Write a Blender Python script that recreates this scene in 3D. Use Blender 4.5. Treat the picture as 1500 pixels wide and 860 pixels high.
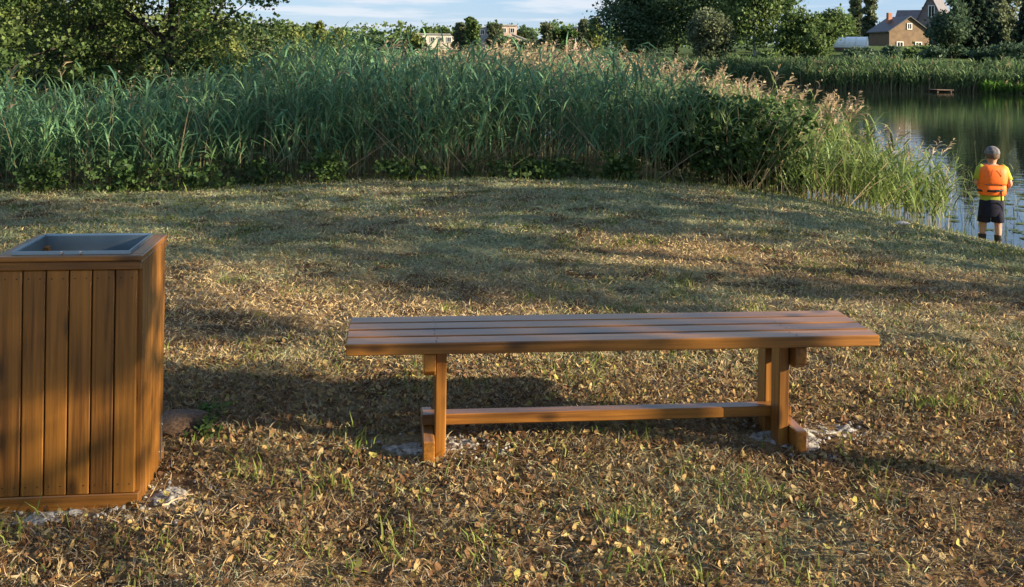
import bpy, bmesh, math, random
import numpy as np
from mathutils import Vector, Matrix

PI = math.pi
SC = bpy.context.scene
COL = SC.collection
for _o in list(bpy.data.objects):
    bpy.data.objects.remove(_o)

# ---------------------------------------------------------------- camera
F_PX, PPX, PPY, CAM_H, ROLL = 1500.0, 750.0, 80.0, 1.52, math.radians(0.8)
cam_d = bpy.data.cameras.new('camera')
cam = bpy.data.objects.new('camera', cam_d); COL.objects.link(cam)
cam.location = (0, 0, CAM_H); cam.rotation_euler = (PI / 2, -ROLL, 0)
cam_d.sensor_width = 36; cam_d.lens = 36 * F_PX / 1500
cam_d.shift_y = -(430 - PPY) / 1500
cam_d.clip_start = 0.05; cam_d.clip_end = 5000
SC.camera = cam

# ---------------------------------------------------------------- sky and sun
SUN = Vector((1.28, -0.42, 0.43)).normalized()          # towards the sun
SUN_EL = math.asin(SUN.z); SUN_AZ = math.atan2(SUN.x, SUN.y)
W = bpy.data.worlds.new('World'); SC.world = W; W.use_nodes = True
wn, wl = W.node_tree.nodes, W.node_tree.links
wn.clear()
wo = wn.new('ShaderNodeOutputWorld'); wb = wn.new('ShaderNodeBackground')
sky = wn.new('ShaderNodeTexSky'); sky.sky_type = 'NISHITA'; sky.sun_disc = False
sky.sun_elevation = SUN_EL; sky.sun_rotation = SUN_AZ
sky.air_density = 1.0; sky.dust_density = 0.2; sky.ozone_density = 2.0
tc = wn.new('ShaderNodeTexCoord'); mp = wn.new('ShaderNodeMapping')
mp.inputs['Scale'].default_value = (5.5, 5.5, 62.0); mp.inputs['Location'].default_value = (1.3, 0.4, 0.35)
nz = wn.new('ShaderNodeTexNoise'); nz.inputs['Scale'].default_value = 1.5
nz.inputs['Detail'].default_value = 7; nz.inputs['Roughness'].default_value = 0.55
rp = wn.new('ShaderNodeValToRGB')
rp.color_ramp.elements[0].position = 0.48; rp.color_ramp.elements[0].color = (0, 0, 0, 1)
rp.color_ramp.elements[1].position = 0.62; rp.color_ramp.elements[1].color = (1, 1, 1, 1)
veil = wn.new('ShaderNodeMixRGB'); veil.inputs['Fac'].default_value = 0.80      # thin blue-grey evening cloud veil
veil.inputs['Color2'].default_value = (0.88, 1.46, 2.45, 1)
mx = wn.new('ShaderNodeMixRGB'); mx.inputs['Color2'].default_value = (2.75, 2.9, 3.15, 1)
mfac = wn.new('ShaderNodeMath'); mfac.operation = 'MULTIPLY'; mfac.inputs[1].default_value = 0.75
wl.new(tc.outputs['Generated'], mp.inputs['Vector']); wl.new(mp.outputs['Vector'], nz.inputs['Vector'])
wl.new(nz.outputs['Fac'], rp.inputs['Fac']); wl.new(rp.outputs['Color'], mfac.inputs[0])
wl.new(mfac.outputs[0], mx.inputs['Fac'])
wl.new(sky.outputs['Color'], veil.inputs['Color1']); wl.new(veil.outputs['Color'], mx.inputs['Color1']); wl.new(mx.outputs['Color'], wb.inputs['Color'])
wb.inputs['Strength'].default_value = 0.10
wl.new(wb.outputs['Background'], wo.inputs['Surface'])

sun_d = bpy.data.lights.new('sun', 'SUN'); sun_d.energy = 5.0; sun_d.angle = math.radians(0.55)
sun_d.color = (1.0, 0.83, 0.58)
sun = bpy.data.objects.new('sun', sun_d); COL.objects.link(sun)
sun.rotation_euler = (-SUN).to_track_quat('-Z', 'Y').to_euler(); sun.location = (10, -3, 12)

SC.view_settings.view_transform = 'Standard'; SC.view_settings.look = 'None'
SC.view_settings.gamma = 1.0; SC.view_settings.exposure = 1.64
SC.view_settings.use_curve_mapping = False
SC.render.engine = 'CYCLES'
SC.cycles.use_denoising = True
SC.cycles.max_bounces = 6; SC.cycles.diffuse_bounces = 3; SC.cycles.glossy_bounces = 3
SC.cycles.transmission_bounces = 4; SC.cycles.transparent_max_bounces = 6
SC.cycles.caustics_reflective = False; SC.cycles.caustics_refractive = False
SC.cycles.sample_clamp_indirect = 4

# ---------------------------------------------------------------- helpers
rng = np.random.default_rng(7)
random.seed(7)

def pix(px, py, d):
    """world point on the ray of a photograph pixel at depth d (metres along +Y)"""
    u, v = (px - PPX) / F_PX, -(py - PPY) / F_PX
    c, s = math.cos(ROLL), math.sin(ROLL)
    return Vector(((u * c - v * s) * d, d, CAM_H + (u * s + v * c) * d))

def tag(o, label=None, cat=None, group=None, kind=None):
    if label: o['label'] = label
    if cat: o['category'] = cat
    if group: o['group'] = group
    if kind: o['kind'] = kind
    return o

def empty(name, loc=(0, 0, 0), rz=0, label=None, cat=None, group=None):
    o = bpy.data.objects.new(name, None); COL.objects.link(o)
    o.empty_display_size = 0.1
    o.location = loc; o.rotation_euler = (0, 0, rz)
    return tag(o, label, cat, group)

def link(name, me, mat=None, parent=None, loc=None, rot=None):
    o = bpy.data.objects.new(name, me); COL.objects.link(o)
    if mat is not None and not me.materials: me.materials.append(mat)
    if parent is not None: o.parent = parent
    if loc is not None: o.location = loc
    if rot is not None: o.rotation_euler = rot
    return o

def np_mesh(name, V, Fq, cols=None, smooth=False):
    V = np.asarray(V, dtype=np.float32).reshape(-1, 3); Fq = np.asarray(Fq, dtype=np.int32)
    k = Fq.shape[1]; n = len(Fq)
    me = bpy.data.meshes.new(name)
    me.vertices.add(len(V)); me.vertices.foreach_set('co', V.ravel())
    me.loops.add(n * k); me.loops.foreach_set('vertex_index', Fq.ravel())
    me.polygons.add(n)
    me.polygons.foreach_set('loop_start', np.arange(0, n * k, k, dtype=np.int32))
    if smooth: me.polygons.foreach_set('use_smooth', np.ones(n, dtype=bool))
    me.update(calc_edges=True)
    if cols is not None:
        a = me.attributes.new('col', 'FLOAT_COLOR', 'POINT')
        c = np.ones((len(V), 4), dtype=np.float32); c[:, :3] = cols
        a.data.foreach_set('color', c.ravel())
    return me

def ribbons(C, Wd, S):
    """C [N,K,3] centre lines, Wd [N,K] half widths, S [N,3] or [N,K,3] side vectors -> verts, quads"""
    N, K, _ = C.shape
    if S.ndim == 2: S = np.repeat(S[:, None, :], K, axis=1)
    V = np.stack([C - S * Wd[..., None], C + S * Wd[..., None]], axis=2)   # N,K,2,3
    b = (np.arange(N) * K * 2)[:, None] + (np.arange(K - 1) * 2)[None, :]
    Fq = np.stack([b, b + 1, b + 3, b + 2], axis=-1).reshape(-1, 4)
    return V.reshape(-1, 3), Fq

class Acc:
    """collects vertices, quads and vertex colours for one mesh"""
    def __init__(s): s.V, s.F, s.C, s.n = [], [], [], 0
    def add(s, V, Fq, col):
        V = np.asarray(V, dtype=np.float32).reshape(-1, 3)
        s.V.append(V); s.F.append(np.asarray(Fq, dtype=np.int64) + s.n); s.n += len(V)
        col = np.asarray(col, dtype=np.float32)
        s.C.append(np.broadcast_to(col, (len(V), 3)))
    def mesh(s, name, smooth=False):
        return np_mesh(name, np.concatenate(s.V), np.concatenate(s.F), np.concatenate(s.C), smooth)

def tube(pts, rad, sides=6):
    P = np.array(pts, dtype=float); n = len(P)
    V, Fq = [], []
    for i in range(n):
        t = P[min(i + 1, n - 1)] - P[max(i - 1, 0)]; t = t / (np.linalg.norm(t) + 1e-9)
        a = np.array([1, 0, 0]) if abs(t[0]) < 0.8 else np.array([0, 1, 0])
        x = np.cross(t, a); x /= np.linalg.norm(x); y = np.cross(t, x)
        for k in range(sides):
            th = 2 * PI * k / sides
            V.append(P[i] + rad[i] * (math.cos(th) * x + math.sin(th) * y))
    for i in range(n - 1):
        for k in range(sides):
            k2 = (k + 1) % sides
            Fq.append((i * sides + k, i * sides + k2, (i + 1) * sides + k2, (i + 1) * sides + k))
    return np.array(V), np.array(Fq)

def _hash(ix, iy, seed):
    h = np.sin(ix * 127.1 + iy * 311.7 + seed * 74.7) * 43758.5453
    return h - np.floor(h)

def vnoise(x, y, seed=0):
    x = np.asarray(x, dtype=float); y = np.asarray(y, dtype=float)
    ix, iy = np.floor(x), np.floor(y); fx, fy = x - ix, y - iy
    fx = fx * fx * (3 - 2 * fx); fy = fy * fy * (3 - 2 * fy)
    a, b = _hash(ix, iy, seed), _hash(ix + 1, iy, seed)
    c, d = _hash(ix, iy + 1, seed), _hash(ix + 1, iy + 1, seed)
    return (a * (1 - fx) + b * fx) * (1 - fy) + (c * (1 - fx) + d * fx) * fy

def fbm(x, y, seed=0, oct=4):
    s, a, t = 0, 0.5, 0
    for i in range(oct):
        s = s + a * vnoise(x * 2 ** i, y * 2 ** i, seed + i * 13); t += a; a *= 0.5
    return s / t

def sstep(a, b, x):
    t = np.clip((x - a) / (b - a), 0, 1); return t * t * (3 - 2 * t)

# ---------------------------------------------------------------- materials
def new_mat(name):
    m = bpy.data.materials.new(name); m.use_nodes = True
    return m, m.node_tree.nodes, m.node_tree.links, m.node_tree.nodes['Principled BSDF']

def mat_plain(name, col, rough=0.6, metal=0.0, var=0.15, scale=8.0, bump=0.0, spec=0.4):
    m, n, l, b = new_mat(name)
    t = n.new('ShaderNodeTexCoord'); z = n.new('ShaderNodeTexNoise')
    z.inputs['Scale'].default_value = scale; z.inputs['Detail'].default_value = 5
    l.new(t.outputs['Object'], z.inputs['Vector'])
    r = n.new('ShaderNodeValToRGB')
    r.color_ramp.elements[0].position = 0.3; r.color_ramp.elements[1].position = 0.7
    r.color_ramp.elements[0].color = tuple(c * (1 - var) for c in col) + (1,)
    r.color_ramp.elements[1].color = tuple(min(1, c * (1 + var)) for c in col) + (1,)
    l.new(z.outputs['Fac'], r.inputs['Fac']); l.new(r.outputs['Color'], b.inputs['Base Color'])
    b.inputs['Roughness'].default_value = rough; b.inputs['Metallic'].default_value = metal
    b.inputs['Specular IOR Level'].default_value = spec
    if bump:
        bp = n.new('ShaderNodeBump'); bp.inputs['Strength'].default_value = bump
        bp.inputs['Distance'].default_value = 0.01
        l.new(z.outputs['Fac'], bp.inputs['Height']); l.new(bp.outputs['Normal'], b.inputs['Normal'])
    return m

def mat_attr(name, rough=0.7, trans=0.0, spec=0.25, nscale=0, ncontrast=0.0):
    """colour from the per-piece 'col' attribute; thin leaves also pass light"""
    m, n, l, b = new_mat(name)
    a = n.new('ShaderNodeAttribute'); a.attribute_name = 'col'
    src = a.outputs['Color']
    if nscale:
        t = n.new('ShaderNodeTexCoord'); z = n.new('ShaderNodeTexNoise'); z.inputs['Scale'].default_value = nscale
        z.inputs['Detail'].default_value = 6
        l.new(t.outputs['Object'], z.inputs['Vector'])
        mr = n.new('ShaderNodeMapRange'); mr.inputs[1].default_value = 0.25; mr.inputs[2].default_value = 0.75
        mr.inputs[3].default_value = 1 - ncontrast; mr.inputs[4].default_value = 1 + ncontrast
        l.new(z.outputs['Fac'], mr.inputs[0])
        mm = n.new('ShaderNodeVectorMath'); mm.operation = 'SCALE'
        l.new(src, mm.inputs[0]); l.new(mr.outputs[0], mm.inputs['Scale']); src = mm.outputs[0]
    l.new(src, b.inputs['Base Color'])
    b.inputs['Roughness'].default_value = rough; b.inputs['Specular IOR Level'].default_value = spec
    if trans:
        tr = n.new('ShaderNodeBsdfTranslucent'); l.new(src, tr.inputs['Color'])
        ms = n.new('ShaderNodeMixShader'); ms.inputs[0].default_value = trans
        l.new(b.outputs[0], ms.inputs[1]); l.new(tr.outputs[0], ms.inputs[2])
        l.new(ms.outputs[0], n['Material Output'].inputs['Surface'])
    return m

def mat_wood(name, axis, dark=(0.086, 0.034, 0.007), light=(0.325, 0.132, 0.018), rough=0.36):
    m, n, l, b = new_mat(name)
    t = n.new('ShaderNodeTexCoord'); oi = n.new('ShaderNodeObjectInfo')
    off = n.new('ShaderNodeVectorMath'); off.operation = 'SCALE'
    cmb = n.new('ShaderNodeCombineXYZ')
    for i in range(3): l.new(oi.outputs['Random'], cmb.inputs[i])
    l.new(cmb.outputs[0], off.inputs[0]); off.inputs['Scale'].default_value = 37.0
    ad = n.new('ShaderNodeVectorMath'); l.new(t.outputs['Object'], ad.inputs[0]); l.new(off.outputs[0], ad.inputs[1])
    mp = n.new('ShaderNodeMapping'); sc = [62.0, 62.0, 62.0]; sc[axis] = 1.8
    mp.inputs['Scale'].default_value = sc
    l.new(ad.outputs[0], mp.inputs['Vector'])
    z = n.new('ShaderNodeTexNoise'); z.inputs['Scale'].default_value = 1.0; z.inputs['Detail'].default_value = 7
    z.inputs['Roughness'].default_value = 0.62; z.inputs['Distortion'].default_value = 0.6
    l.new(mp.outputs[0], z.inputs['Vector'])
    mp2 = n.new('ShaderNodeMapping'); s2 = [7.0, 7.0, 7.0]; s2[axis] = 1.6; mp2.inputs['Scale'].default_value = s2
    l.new(ad.outputs[0], mp2.inputs['Vector'])
    z2 = n.new('ShaderNodeTexNoise'); z2.inputs['Scale'].default_value = 1.0; z2.inputs['Detail'].default_value = 3
    l.new(mp2.outputs[0], z2.inputs['Vector'])
    mix = n.new('ShaderNodeMath'); mix.operation = 'MULTIPLY_ADD'; mix.inputs[1].default_value = 0.55
    h = n.new('ShaderNodeMath'); h.operation = 'MULTIPLY'; h.inputs[1].default_value = 0.45
    l.new(z2.outputs['Fac'], h.inputs[0]); l.new(z.outputs['Fac'], mix.inputs[0]); l.new(h.outputs[0], mix.inputs[2])
    r = n.new('ShaderNodeValToRGB')
    r.color_ramp.elements[0].position = 0.38; r.color_ramp.elements[0].color = dark + (1,)
    r.color_ramp.elements[1].position = 0.63; r.color_ramp.elements[1].color = light + (1,)
    e = r.color_ramp.elements.new(0.5); e.color = tuple(0.5 * (a + c) * 1.02 for a, c in zip(dark, light)) + (1,)
    l.new(mix.outputs[0], r.inputs['Fac'])
    # knots: small dark spots with a shape of their own
    v = n.new('ShaderNodeTexVoronoi'); v.inputs['Scale'].default_value = 1.0
    mp3 = n.new('ShaderNodeMapping'); s3 = [9.0, 9.0, 9.0]; s3[axis] = 4.0; mp3.inputs['Scale'].default_value = s3
    l.new(ad.outputs[0], mp3.inputs['Vector']); l.new(mp3.outputs[0], v.inputs['Vector'])
    kr = n.new('ShaderNodeMapRange'); kr.inputs[1].default_value = 0.09; kr.inputs[2].default_value = 0.24
    kr.inputs[3].default_value = 0.32; kr.inputs[4].default_value = 1.0
    l.new(v.outputs['Distance'], kr.inputs[0])
    km = n.new('ShaderNodeVectorMath'); km.operation = 'SCALE'
    l.new(r.outputs['Color'], km.inputs[0]); l.new(kr.outputs[0], km.inputs['Scale'])
    # each board a little lighter or darker
    br = n.new('ShaderNodeMapRange'); br.inputs[3].default_value = 0.80; br.inputs[4].default_value = 1.12
    l.new(oi.outputs['Random'], br.inputs[0])
    bm2 = n.new('ShaderNodeVectorMath'); bm2.operation = 'SCALE'
    l.new(km.outputs[0], bm2.inputs[0]); l.new(br.outputs[0], bm2.inputs['Scale'])
    l.new(bm2.outputs[0], b.inputs['Base Color'])
    rr = n.new('ShaderNodeMapRange'); rr.inputs[3].default_value = rough - 0.08; rr.inputs[4].default_value = rough + 0.16
    l.new(z.outputs['Fac'], rr.inputs[0]); l.new(rr.outputs[0], b.inputs['Roughness'])
    b.inputs['Specular IOR Level'].default_value = 0.5
    b.inputs['Coat Weight'].default_value = 0.32; b.inputs['Coat Roughness'].default_value = 0.28
    bp = n.new('ShaderNodeBump'); bp.inputs['Strength'].default_value = 0.5; bp.inputs['Distance'].default_value = 0.002
    l.new(z.outputs['Fac'], bp.inputs['Height']); l.new(bp.outputs['Normal'], b.inputs['Normal'])
    return m

M = {}
for i, a in enumerate('xyz'):
    M['wood_' + a] = mat_wood('stained_wood_' + a, i)
M['ground'] = None
M['grass'] = mat_attr('grass_blades', 0.75, 0.25)
M['thatch'] = mat_attr('dry_stems', 0.8, 0.12)
M['leaf'] = mat_attr('foliage', 0.6, 0.35, 0.3)
M['deadleaf'] = mat_attr('dead_leaf', 0.75, 0.2, 0.2)
M['reed'] = mat_attr('reed_leaves', 0.55, 0.4, 0.35)
M['bark'] = mat_attr('bark', 0.9, 0, 0.2, 14, 0.35)
M['metal'] = mat_plain('galvanised_steel', (0.24, 0.31, 0.35), 0.42, 0.85, 0.12, 9)
M['screw'] = mat_plain('screw_head', (0.55, 0.52, 0.48), 0.35, 0.9, 0.05)
M['dark_screw'] = mat_plain('dark_screw_head', (0.05, 0.03, 0.018), 0.6, 0.3, 0.1)
M['mortar'] = mat_plain('mortar_dust', (0.25, 0.232, 0.208), 0.95, 0, 0.8, 40, 0.8)
M['stone'] = mat_plain('field_stone', (0.075, 0.046, 0.030), 0.95, 0, 0.5, 9, 0.9)
M['paper'] = mat_plain('scrap_paper', (0.52, 0.43, 0.36), 0.8, 0, 0.1, 20)
M['twig'] = mat_plain('dry_twig', (0.34, 0.24, 0.14), 0.85, 0, 0.3, 30)

# ---------------------------------------------------------------- the lie of the land
WATER_Z = -1.17
SHX = [-900, -120, -30, 5, 12, 27, 45, 60, 120, 900]
SHY = [330, 235, 190, 150, 118, 92, 86, 82, 74, 60]
def far_shore(X): return np.interp(X, SHX, SHY)

def shore_q(X, Y): return 0.95 * X + 0.30 * Y          # grows towards the pond; its edge is near 11.5

def land(X, Y):
    X = np.asarray(X, dtype=float); Y = np.asarray(Y, dtype=float)
    q = shore_q(X, Y)
    k = 0.6
    near = -0.237 * k * np.logaddexp(0, (q - 6.30) / k) + 0.10 * np.exp(-(((X - .4) / 2.6) ** 2 + ((Y - 10.2) / 2.6) ** 2)) - 0.10 * sstep(-1.5, -5, X) * sstep(5, 10, Y)
    near = np.maximum(near, -2.6) - 0.9 * sstep(11.6, 13.5, q)
    dF = Y - far_shore(X)
    rise = np.interp(dF, [-8, 0, 4.5, 20, 60, 200, 900], [-4, -1.15, 0.25, 1.2, 2.4, 3.0, 4.0])
    rise = rise + sstep(15, 45, X) * sstep(5, 70, dF) * 1.3
    far = np.where(dF > -8, rise, -4.0)
    return np.maximum(near, far)

def bumps(X, Y):
    """small unevenness of the mown ground near the camera"""
    w = sstep(30, 14, np.hypot(X, Y))
    b = 0.05 * (fbm(X * 0.45, Y * 0.45, 3, 3) - 0.5) + 0.030 * (fbm(X * 2.1, Y * 2.1, 11, 3) - 0.5)
    b = b + 0.050 * (fbm(X * 7, Y * 7, 21, 3) - 0.5)
    calm = 1 - 0.85 * np.exp(-(((X - 0.4) / 1.3) ** 2 + ((Y - 4.05) / 0.45) ** 2)) - 0.0
    calm = np.minimum(calm, 1 - 0.9 * np.exp(-(((X + 1.42) / 0.45) ** 2 + ((Y - 3.6) / 0.45) ** 2)))
    return w * b * calm

def height(X, Y): return land(X, Y) + bumps(X, Y)

# where the turf is dry, green or bare, plus two sunlit strips in the colour
def dryness_and_sun(X, Y):
    n1 = fbm(X * 0.9, Y * 0.9, 5, 4); n2 = fbm(X * 3.1, Y * 3.1, 9, 3)
    d = 0.62 + 1.5 * (n1 - 0.5) + 0.5 * (n2 - 0.5)
    d = d + 0.42 * sstep(5.6, 3.4, Y) - 0.48 * sstep(5.8, 8.2, Y)
    d = d - 0.35 * sstep(10.5, 12.0, Y) - 0.50 * sstep(4.6, 7.2, shore_q(X, Y))
    # pale straw tone that paints in the two sunlit strips of lawn
    d = d + 0.55 * np.exp(-(((X + 1.2) / 1.5) ** 2 + ((Y - 6.1) / 0.7) ** 2))
    u = (X - 1.9) * 0.78 + (Y - 7.4) * -0.62; v = (X - 1.9) * 0.62 + (Y - 7.4) * 0.78
    d = d + 0.8 * np.exp(-((u / 2.0) ** 2 + (v / 0.5) ** 2))
    return np.clip(d, 0, 1)

def axis(fine0, fine1, step, lo, hi, g=1.13):
    a = list(np.arange(fine0, fine1 + 1e-6, step)); s = step
    while a[-1] < hi: s *= g; a.append(a[-1] + s)
    s = step; b = [a[0]]
    while b[-1] > lo: s *= g; b.append(b[-1] - s)
    return np.array(b[1:][::-1] + a)

gx = axis(-7.0, 8.0, 0.05, -900, 900); gy = axis(2.4, 14.5, 0.05, -60, 1300)
GX, GY = np.meshgrid(gx, gy); GZ = height(GX, GY)
nx, ny = len(gx), len(gy)
idx = np.arange(nx * ny).reshape(ny, nx)
gf = np.stack([idx[:-1, :-1], idx[:-1, 1:], idx[1:, 1:], idx[1:, :-1]], -1).reshape(-1, 4)
D = dryness_and_sun(GX, GY)[..., None]
soil = np.array([0.075, 0.042, 0.021]); straw = np.array([0.20, 0.135, 0.068]); olive = np.array([0.20, 0.215, 0.125])
lush = np.array([0.062, 0.095, 0.028])
nn = fbm(GX * 5, GY * 5, 31, 3)[..., None]
gc = olive * (1 - D) + straw * D
gc = gc * (1 - sstep(0.5, 0.72, nn)) + soil * sstep(0.5, 0.72, nn)
fw = sstep(16, 30, np.hypot(GX, GY))[..., None]
gc = gc * (1 - fw) + lush * fw
me = np_mesh('ground', np.stack([GX, GY, GZ], -1), gf, gc.reshape(-1, 3), True)
m, n, l, b = new_mat('turf_soil')
a = n.new('ShaderNodeAttribute'); a.attribute_name = 'col'
t = n.new('ShaderNodeTexCoord'); z = n.new('ShaderNodeTexNoise'); z.inputs['Scale'].default_value = 45
z.inputs['Detail'].default_value = 9; z.inputs['Roughness'].default_value = 0.7
l.new(t.outputs['Object'], z.inputs['Vector'])
mr = n.new('ShaderNodeMapRange'); mr.inputs[1].default_value = 0.3; mr.inputs[2].default_value = 0.7
mr.inputs[3].default_value = 0.5; mr.inputs[4].default_value = 1.5
l.new(z.outputs['Fac'], mr.inputs[0])
vm = n.new('ShaderNodeVectorMath'); vm.operation = 'SCALE'
l.new(a.outputs['Color'], vm.inputs[0]); l.new(mr.outputs[0], vm.inputs['Scale']); l.new(vm.outputs[0], b.inputs['Base Color'])
b.inputs['Roughness'].default_value = 0.95; b.inputs['Specular IOR Level'].default_value = 0.1
bp = n.new('ShaderNodeBump'); bp.inputs['Strength'].default_value = 0.9; bp.inputs['Distance'].default_value = 0.02
l.new(z.outputs['Fac'], bp.inputs['Height']); l.new(bp.outputs['Normal'], b.inputs['Normal'])
ground = tag(link('ground', me, m), 'mown dry grassy bank sloping down to the pond', None, None, 'structure')

# water
m, n, l, b = new_mat('pond_water')
b.inputs['Base Color'].default_value = (0.012, 0.018, 0.012, 1); b.inputs['Roughness'].default_value = 0.02
b.inputs['IOR'].default_value = 1.33
t = n.new('ShaderNodeTexCoord'); mp_ = n.new('ShaderNodeMapping'); mp_.inputs['Scale'].default_value = (0.9, 1.6, 1)
z = n.new('ShaderNodeTexNoise'); z.inputs['Scale'].default_value = 1.6; z.inputs['Detail'].default_value = 4
l.new(t.outputs['Object'], mp_.inputs['Vector']); l.new(mp_.outputs[0], z.inputs['Vector'])
bp = n.new('ShaderNodeBump'); bp.inputs['Strength'].default_value = 0.10; bp.inputs['Distance'].default_value = 0.05
l.new(z.outputs['Fac'], bp.inputs['Height']); l.new(bp.outputs['Normal'], b.inputs['Normal'])
wx = np.linspace(-350, 350, 36); wy = np.linspace(-40, 330, 20)
WX, WY = np.meshgrid(wx, wy); ii = np.arange(WX.size).reshape(WX.shape)
wf = np.stack([ii[:-1, :-1], ii[:-1, 1:], ii[1:, 1:], ii[1:, :-1]], -1).reshape(-1, 4)
water = tag(link('water', np_mesh('water', np.stack([WX, WY, np.full(WX.shape, WATER_Z)], -1), wf), m),
            'still dark pond reflecting trees and sky', None, None, 'structure')

# ---------------------------------------------------------------- box boards
_boards = {}
def board_mesh(sx, sy, sz, mat, bev=0.004):
    key = (round(sx, 4), round(sy, 4), round(sz, 4), mat.name, bev)
    if key not in _boards:
        bm = bmesh.new(); bmesh.ops.create_cube(bm, size=1)
        bmesh.ops.scale(bm, vec=(sx, sy, sz), verts=bm.verts)
        if bev: bmesh.ops.bevel(bm, geom=bm.edges[:], offset=bev, segments=1, affect='EDGES', profile=0.5)
        me = bpy.data.meshes.new('board'); bm.to_mesh(me); bm.free(); me.materials.append(mat)
        _boards[key] = me
    return _boards[key]

def board(name, x0, x1, y0, y1, z0, z1, mat, parent, bev=0.004, rot=(0, 0, 0)):
    me = board_mesh(x1 - x0, y1 - y0, z1 - z0, mat, bev)
    return link(name, me, None, parent, ((x0 + x1) / 2, (y0 + y1) / 2, (z0 + z1) / 2), rot)

# ---------------------------------------------------------------- bench
BR = math.atan2(0.23, 2.05)
bench = empty('park_bench', (-0.597, 3.765, 0), BR,
              'backless brown wooden bench of four planks on two trestle legs', 'bench')
L, SW = 2.06, 0.385
slat = (SW - 3 * 0.014) / 4
for k in range(4):
    y0 = k * (slat + 0.014)
    board('slat', random.uniform(0, 0.004), L - random.uniform(0, 0.004), y0, y0 + slat, 0.402, 0.447 - random.uniform(0, .002), M['wood_x'], bench, 0.003)
for side in (0, 1):
    xl = 0.335 if side == 0 else L - 0.335 - 0.042      # inner face board
    for y0 in (0.072, 0.225):
        board('leg', xl, xl + 0.042, y0, y0 + 0.088, -0.06, 0.400, M['wood_z'], bench)
    xo0 = xl - 0.046 if side == 0 else xl + 0.044
    # cross beam under the seat, its lower corners cut off
    bm = bmesh.new()
    prof = [(0.012, 0.400), (0.012, 0.335), (0.040, 0.312), (0.345, 0.312), (0.373, 0.335), (0.373, 0.400)]
    vs0 = [bm.verts.new((xo0, y, zz)) for y, zz in prof]; vs1 = [bm.verts.new((xo0 + 0.044, y, zz)) for y, zz in prof]
    bm.faces.new(vs0); bm.faces.new(vs1[::-1])
    for k in range(6): bm.faces.new((vs0[k], vs1[k], vs1[(k + 1) % 6], vs0[(k + 1) % 6]))
    bmesh.ops.recalc_face_normals(bm, faces=bm.faces[:])
    bmesh.ops.bevel(bm, geom=bm.edges[:], offset=0.003, segments=1, affect='EDGES')
    me = bpy.data.meshes.new('cross_beam'); bm.to_mesh(me); bm.free()
    link('cross_beam', me, M['wood_y'], bench)
    board('foot_beam', xo0, xo0 + 0.044, 0.002, 0.383, -0.03, 0.078, M['wood_y'], bench)
board('stretcher', 0.335 - 0.046, L - 0.335 + 0.046, 0.142 + 0.020, 0.223, 0.080, 0.122, M['wood_x'], bench)

# ---------------------------------------------------------------- litter bin
BA = math.radians(7.2)
ex = Vector((math.cos(BA), math.sin(BA), 0)); ey = Vector((-math.sin(BA), math.cos(BA), 0))
BW, BD, BH = 0.462, 0.405, 0.835
ctr = Vector((-1.222, 3.405, 0)) - ex * BW / 2 + ey * BD / 2
bin_ = empty('litter_bin', ctr, BA, 'square brown plank litter bin with open steel liner', 'litter bin')
hw, hd = BW / 2, BD / 2
ft = 0.020
# front and back planks, in a frame of rails
nP = 6; pw = (BW - 0.024) / nP - 0.0
for sgn in (-1, 1):
    yo = sgn * (hd - ft / 2 - 0.004)
    for k in range(nP):
        x0 = -hw + 0.012 + k * pw
        board('plank', x0 + 0.0022, x0 + pw - 0.0022, yo - ft / 2, yo + ft / 2, 0.045, BH - 0.048, M['wood_z'], bin_, 0.003)
    board('backing_board', -hw + 0.012, hw - 0.012, yo - sgn * 0.013 - 0.002, yo - sgn * 0.013 + 0.002, 0.04, BH - 0.05, M['wood_z'], bin_, 0)
    y0, y1 = sorted((sgn * hd, sgn * (hd - 0.026)))
    board('top_rail', -hw, hw, y0, y1, BH - 0.047, BH - 0.019, M['wood_x'], bin_, 0.003)
    board('bottom_rail', -hw, hw, y0, y1, -0.02, 0.044, M['wood_x'], bin_, 0.003)
nS = 5; ps = (BD - 0.054) / nS
for sgn in (-1, 1):
    xo = sgn * (hw - ft / 2)
    for k in range(nS):
        y0 = -hd + 0.027 + k * ps
        board('plank', xo - ft / 2, xo + ft / 2, y0 + 0.0006, y0 + ps - 0.0006, -0.015, BH - 0.020, M['wood_z'], bin_, 0.0015)
# corner posts behind the planks
for sx in (-1, 1):
    for sy in (-1, 1):
        cx, cy = sx * (hw - 0.045), sy * (hd - 0.052)
        board('corner_post', cx - 0.02, cx + 0.02, cy - 0.02, cy + 0.02, -0.015, BH - 0.03, M['wood_z'], bin_, 0.003)
# wooden rim
rw = 0.048
for sgn in (-1, 1):
    y0, y1 = sorted((sgn * (hd + 0.002), sgn * (hd - rw)))
    if sgn < 0: y1 = y0 + 0.030
    board('rim_board', -hw - 0.002, hw + 0.002, y0, y1, BH - 0.018, BH, M['wood_x'], bin_, 0.003)
    x0, x1 = sorted((sgn * (hw + 0.002), sgn * (hw - rw)))
    board('rim_board', x0, x1, -hd + 0.031, hd - rw - 0.001, BH - 0.018, BH, M['wood_y'], bin_, 0.003)
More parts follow.
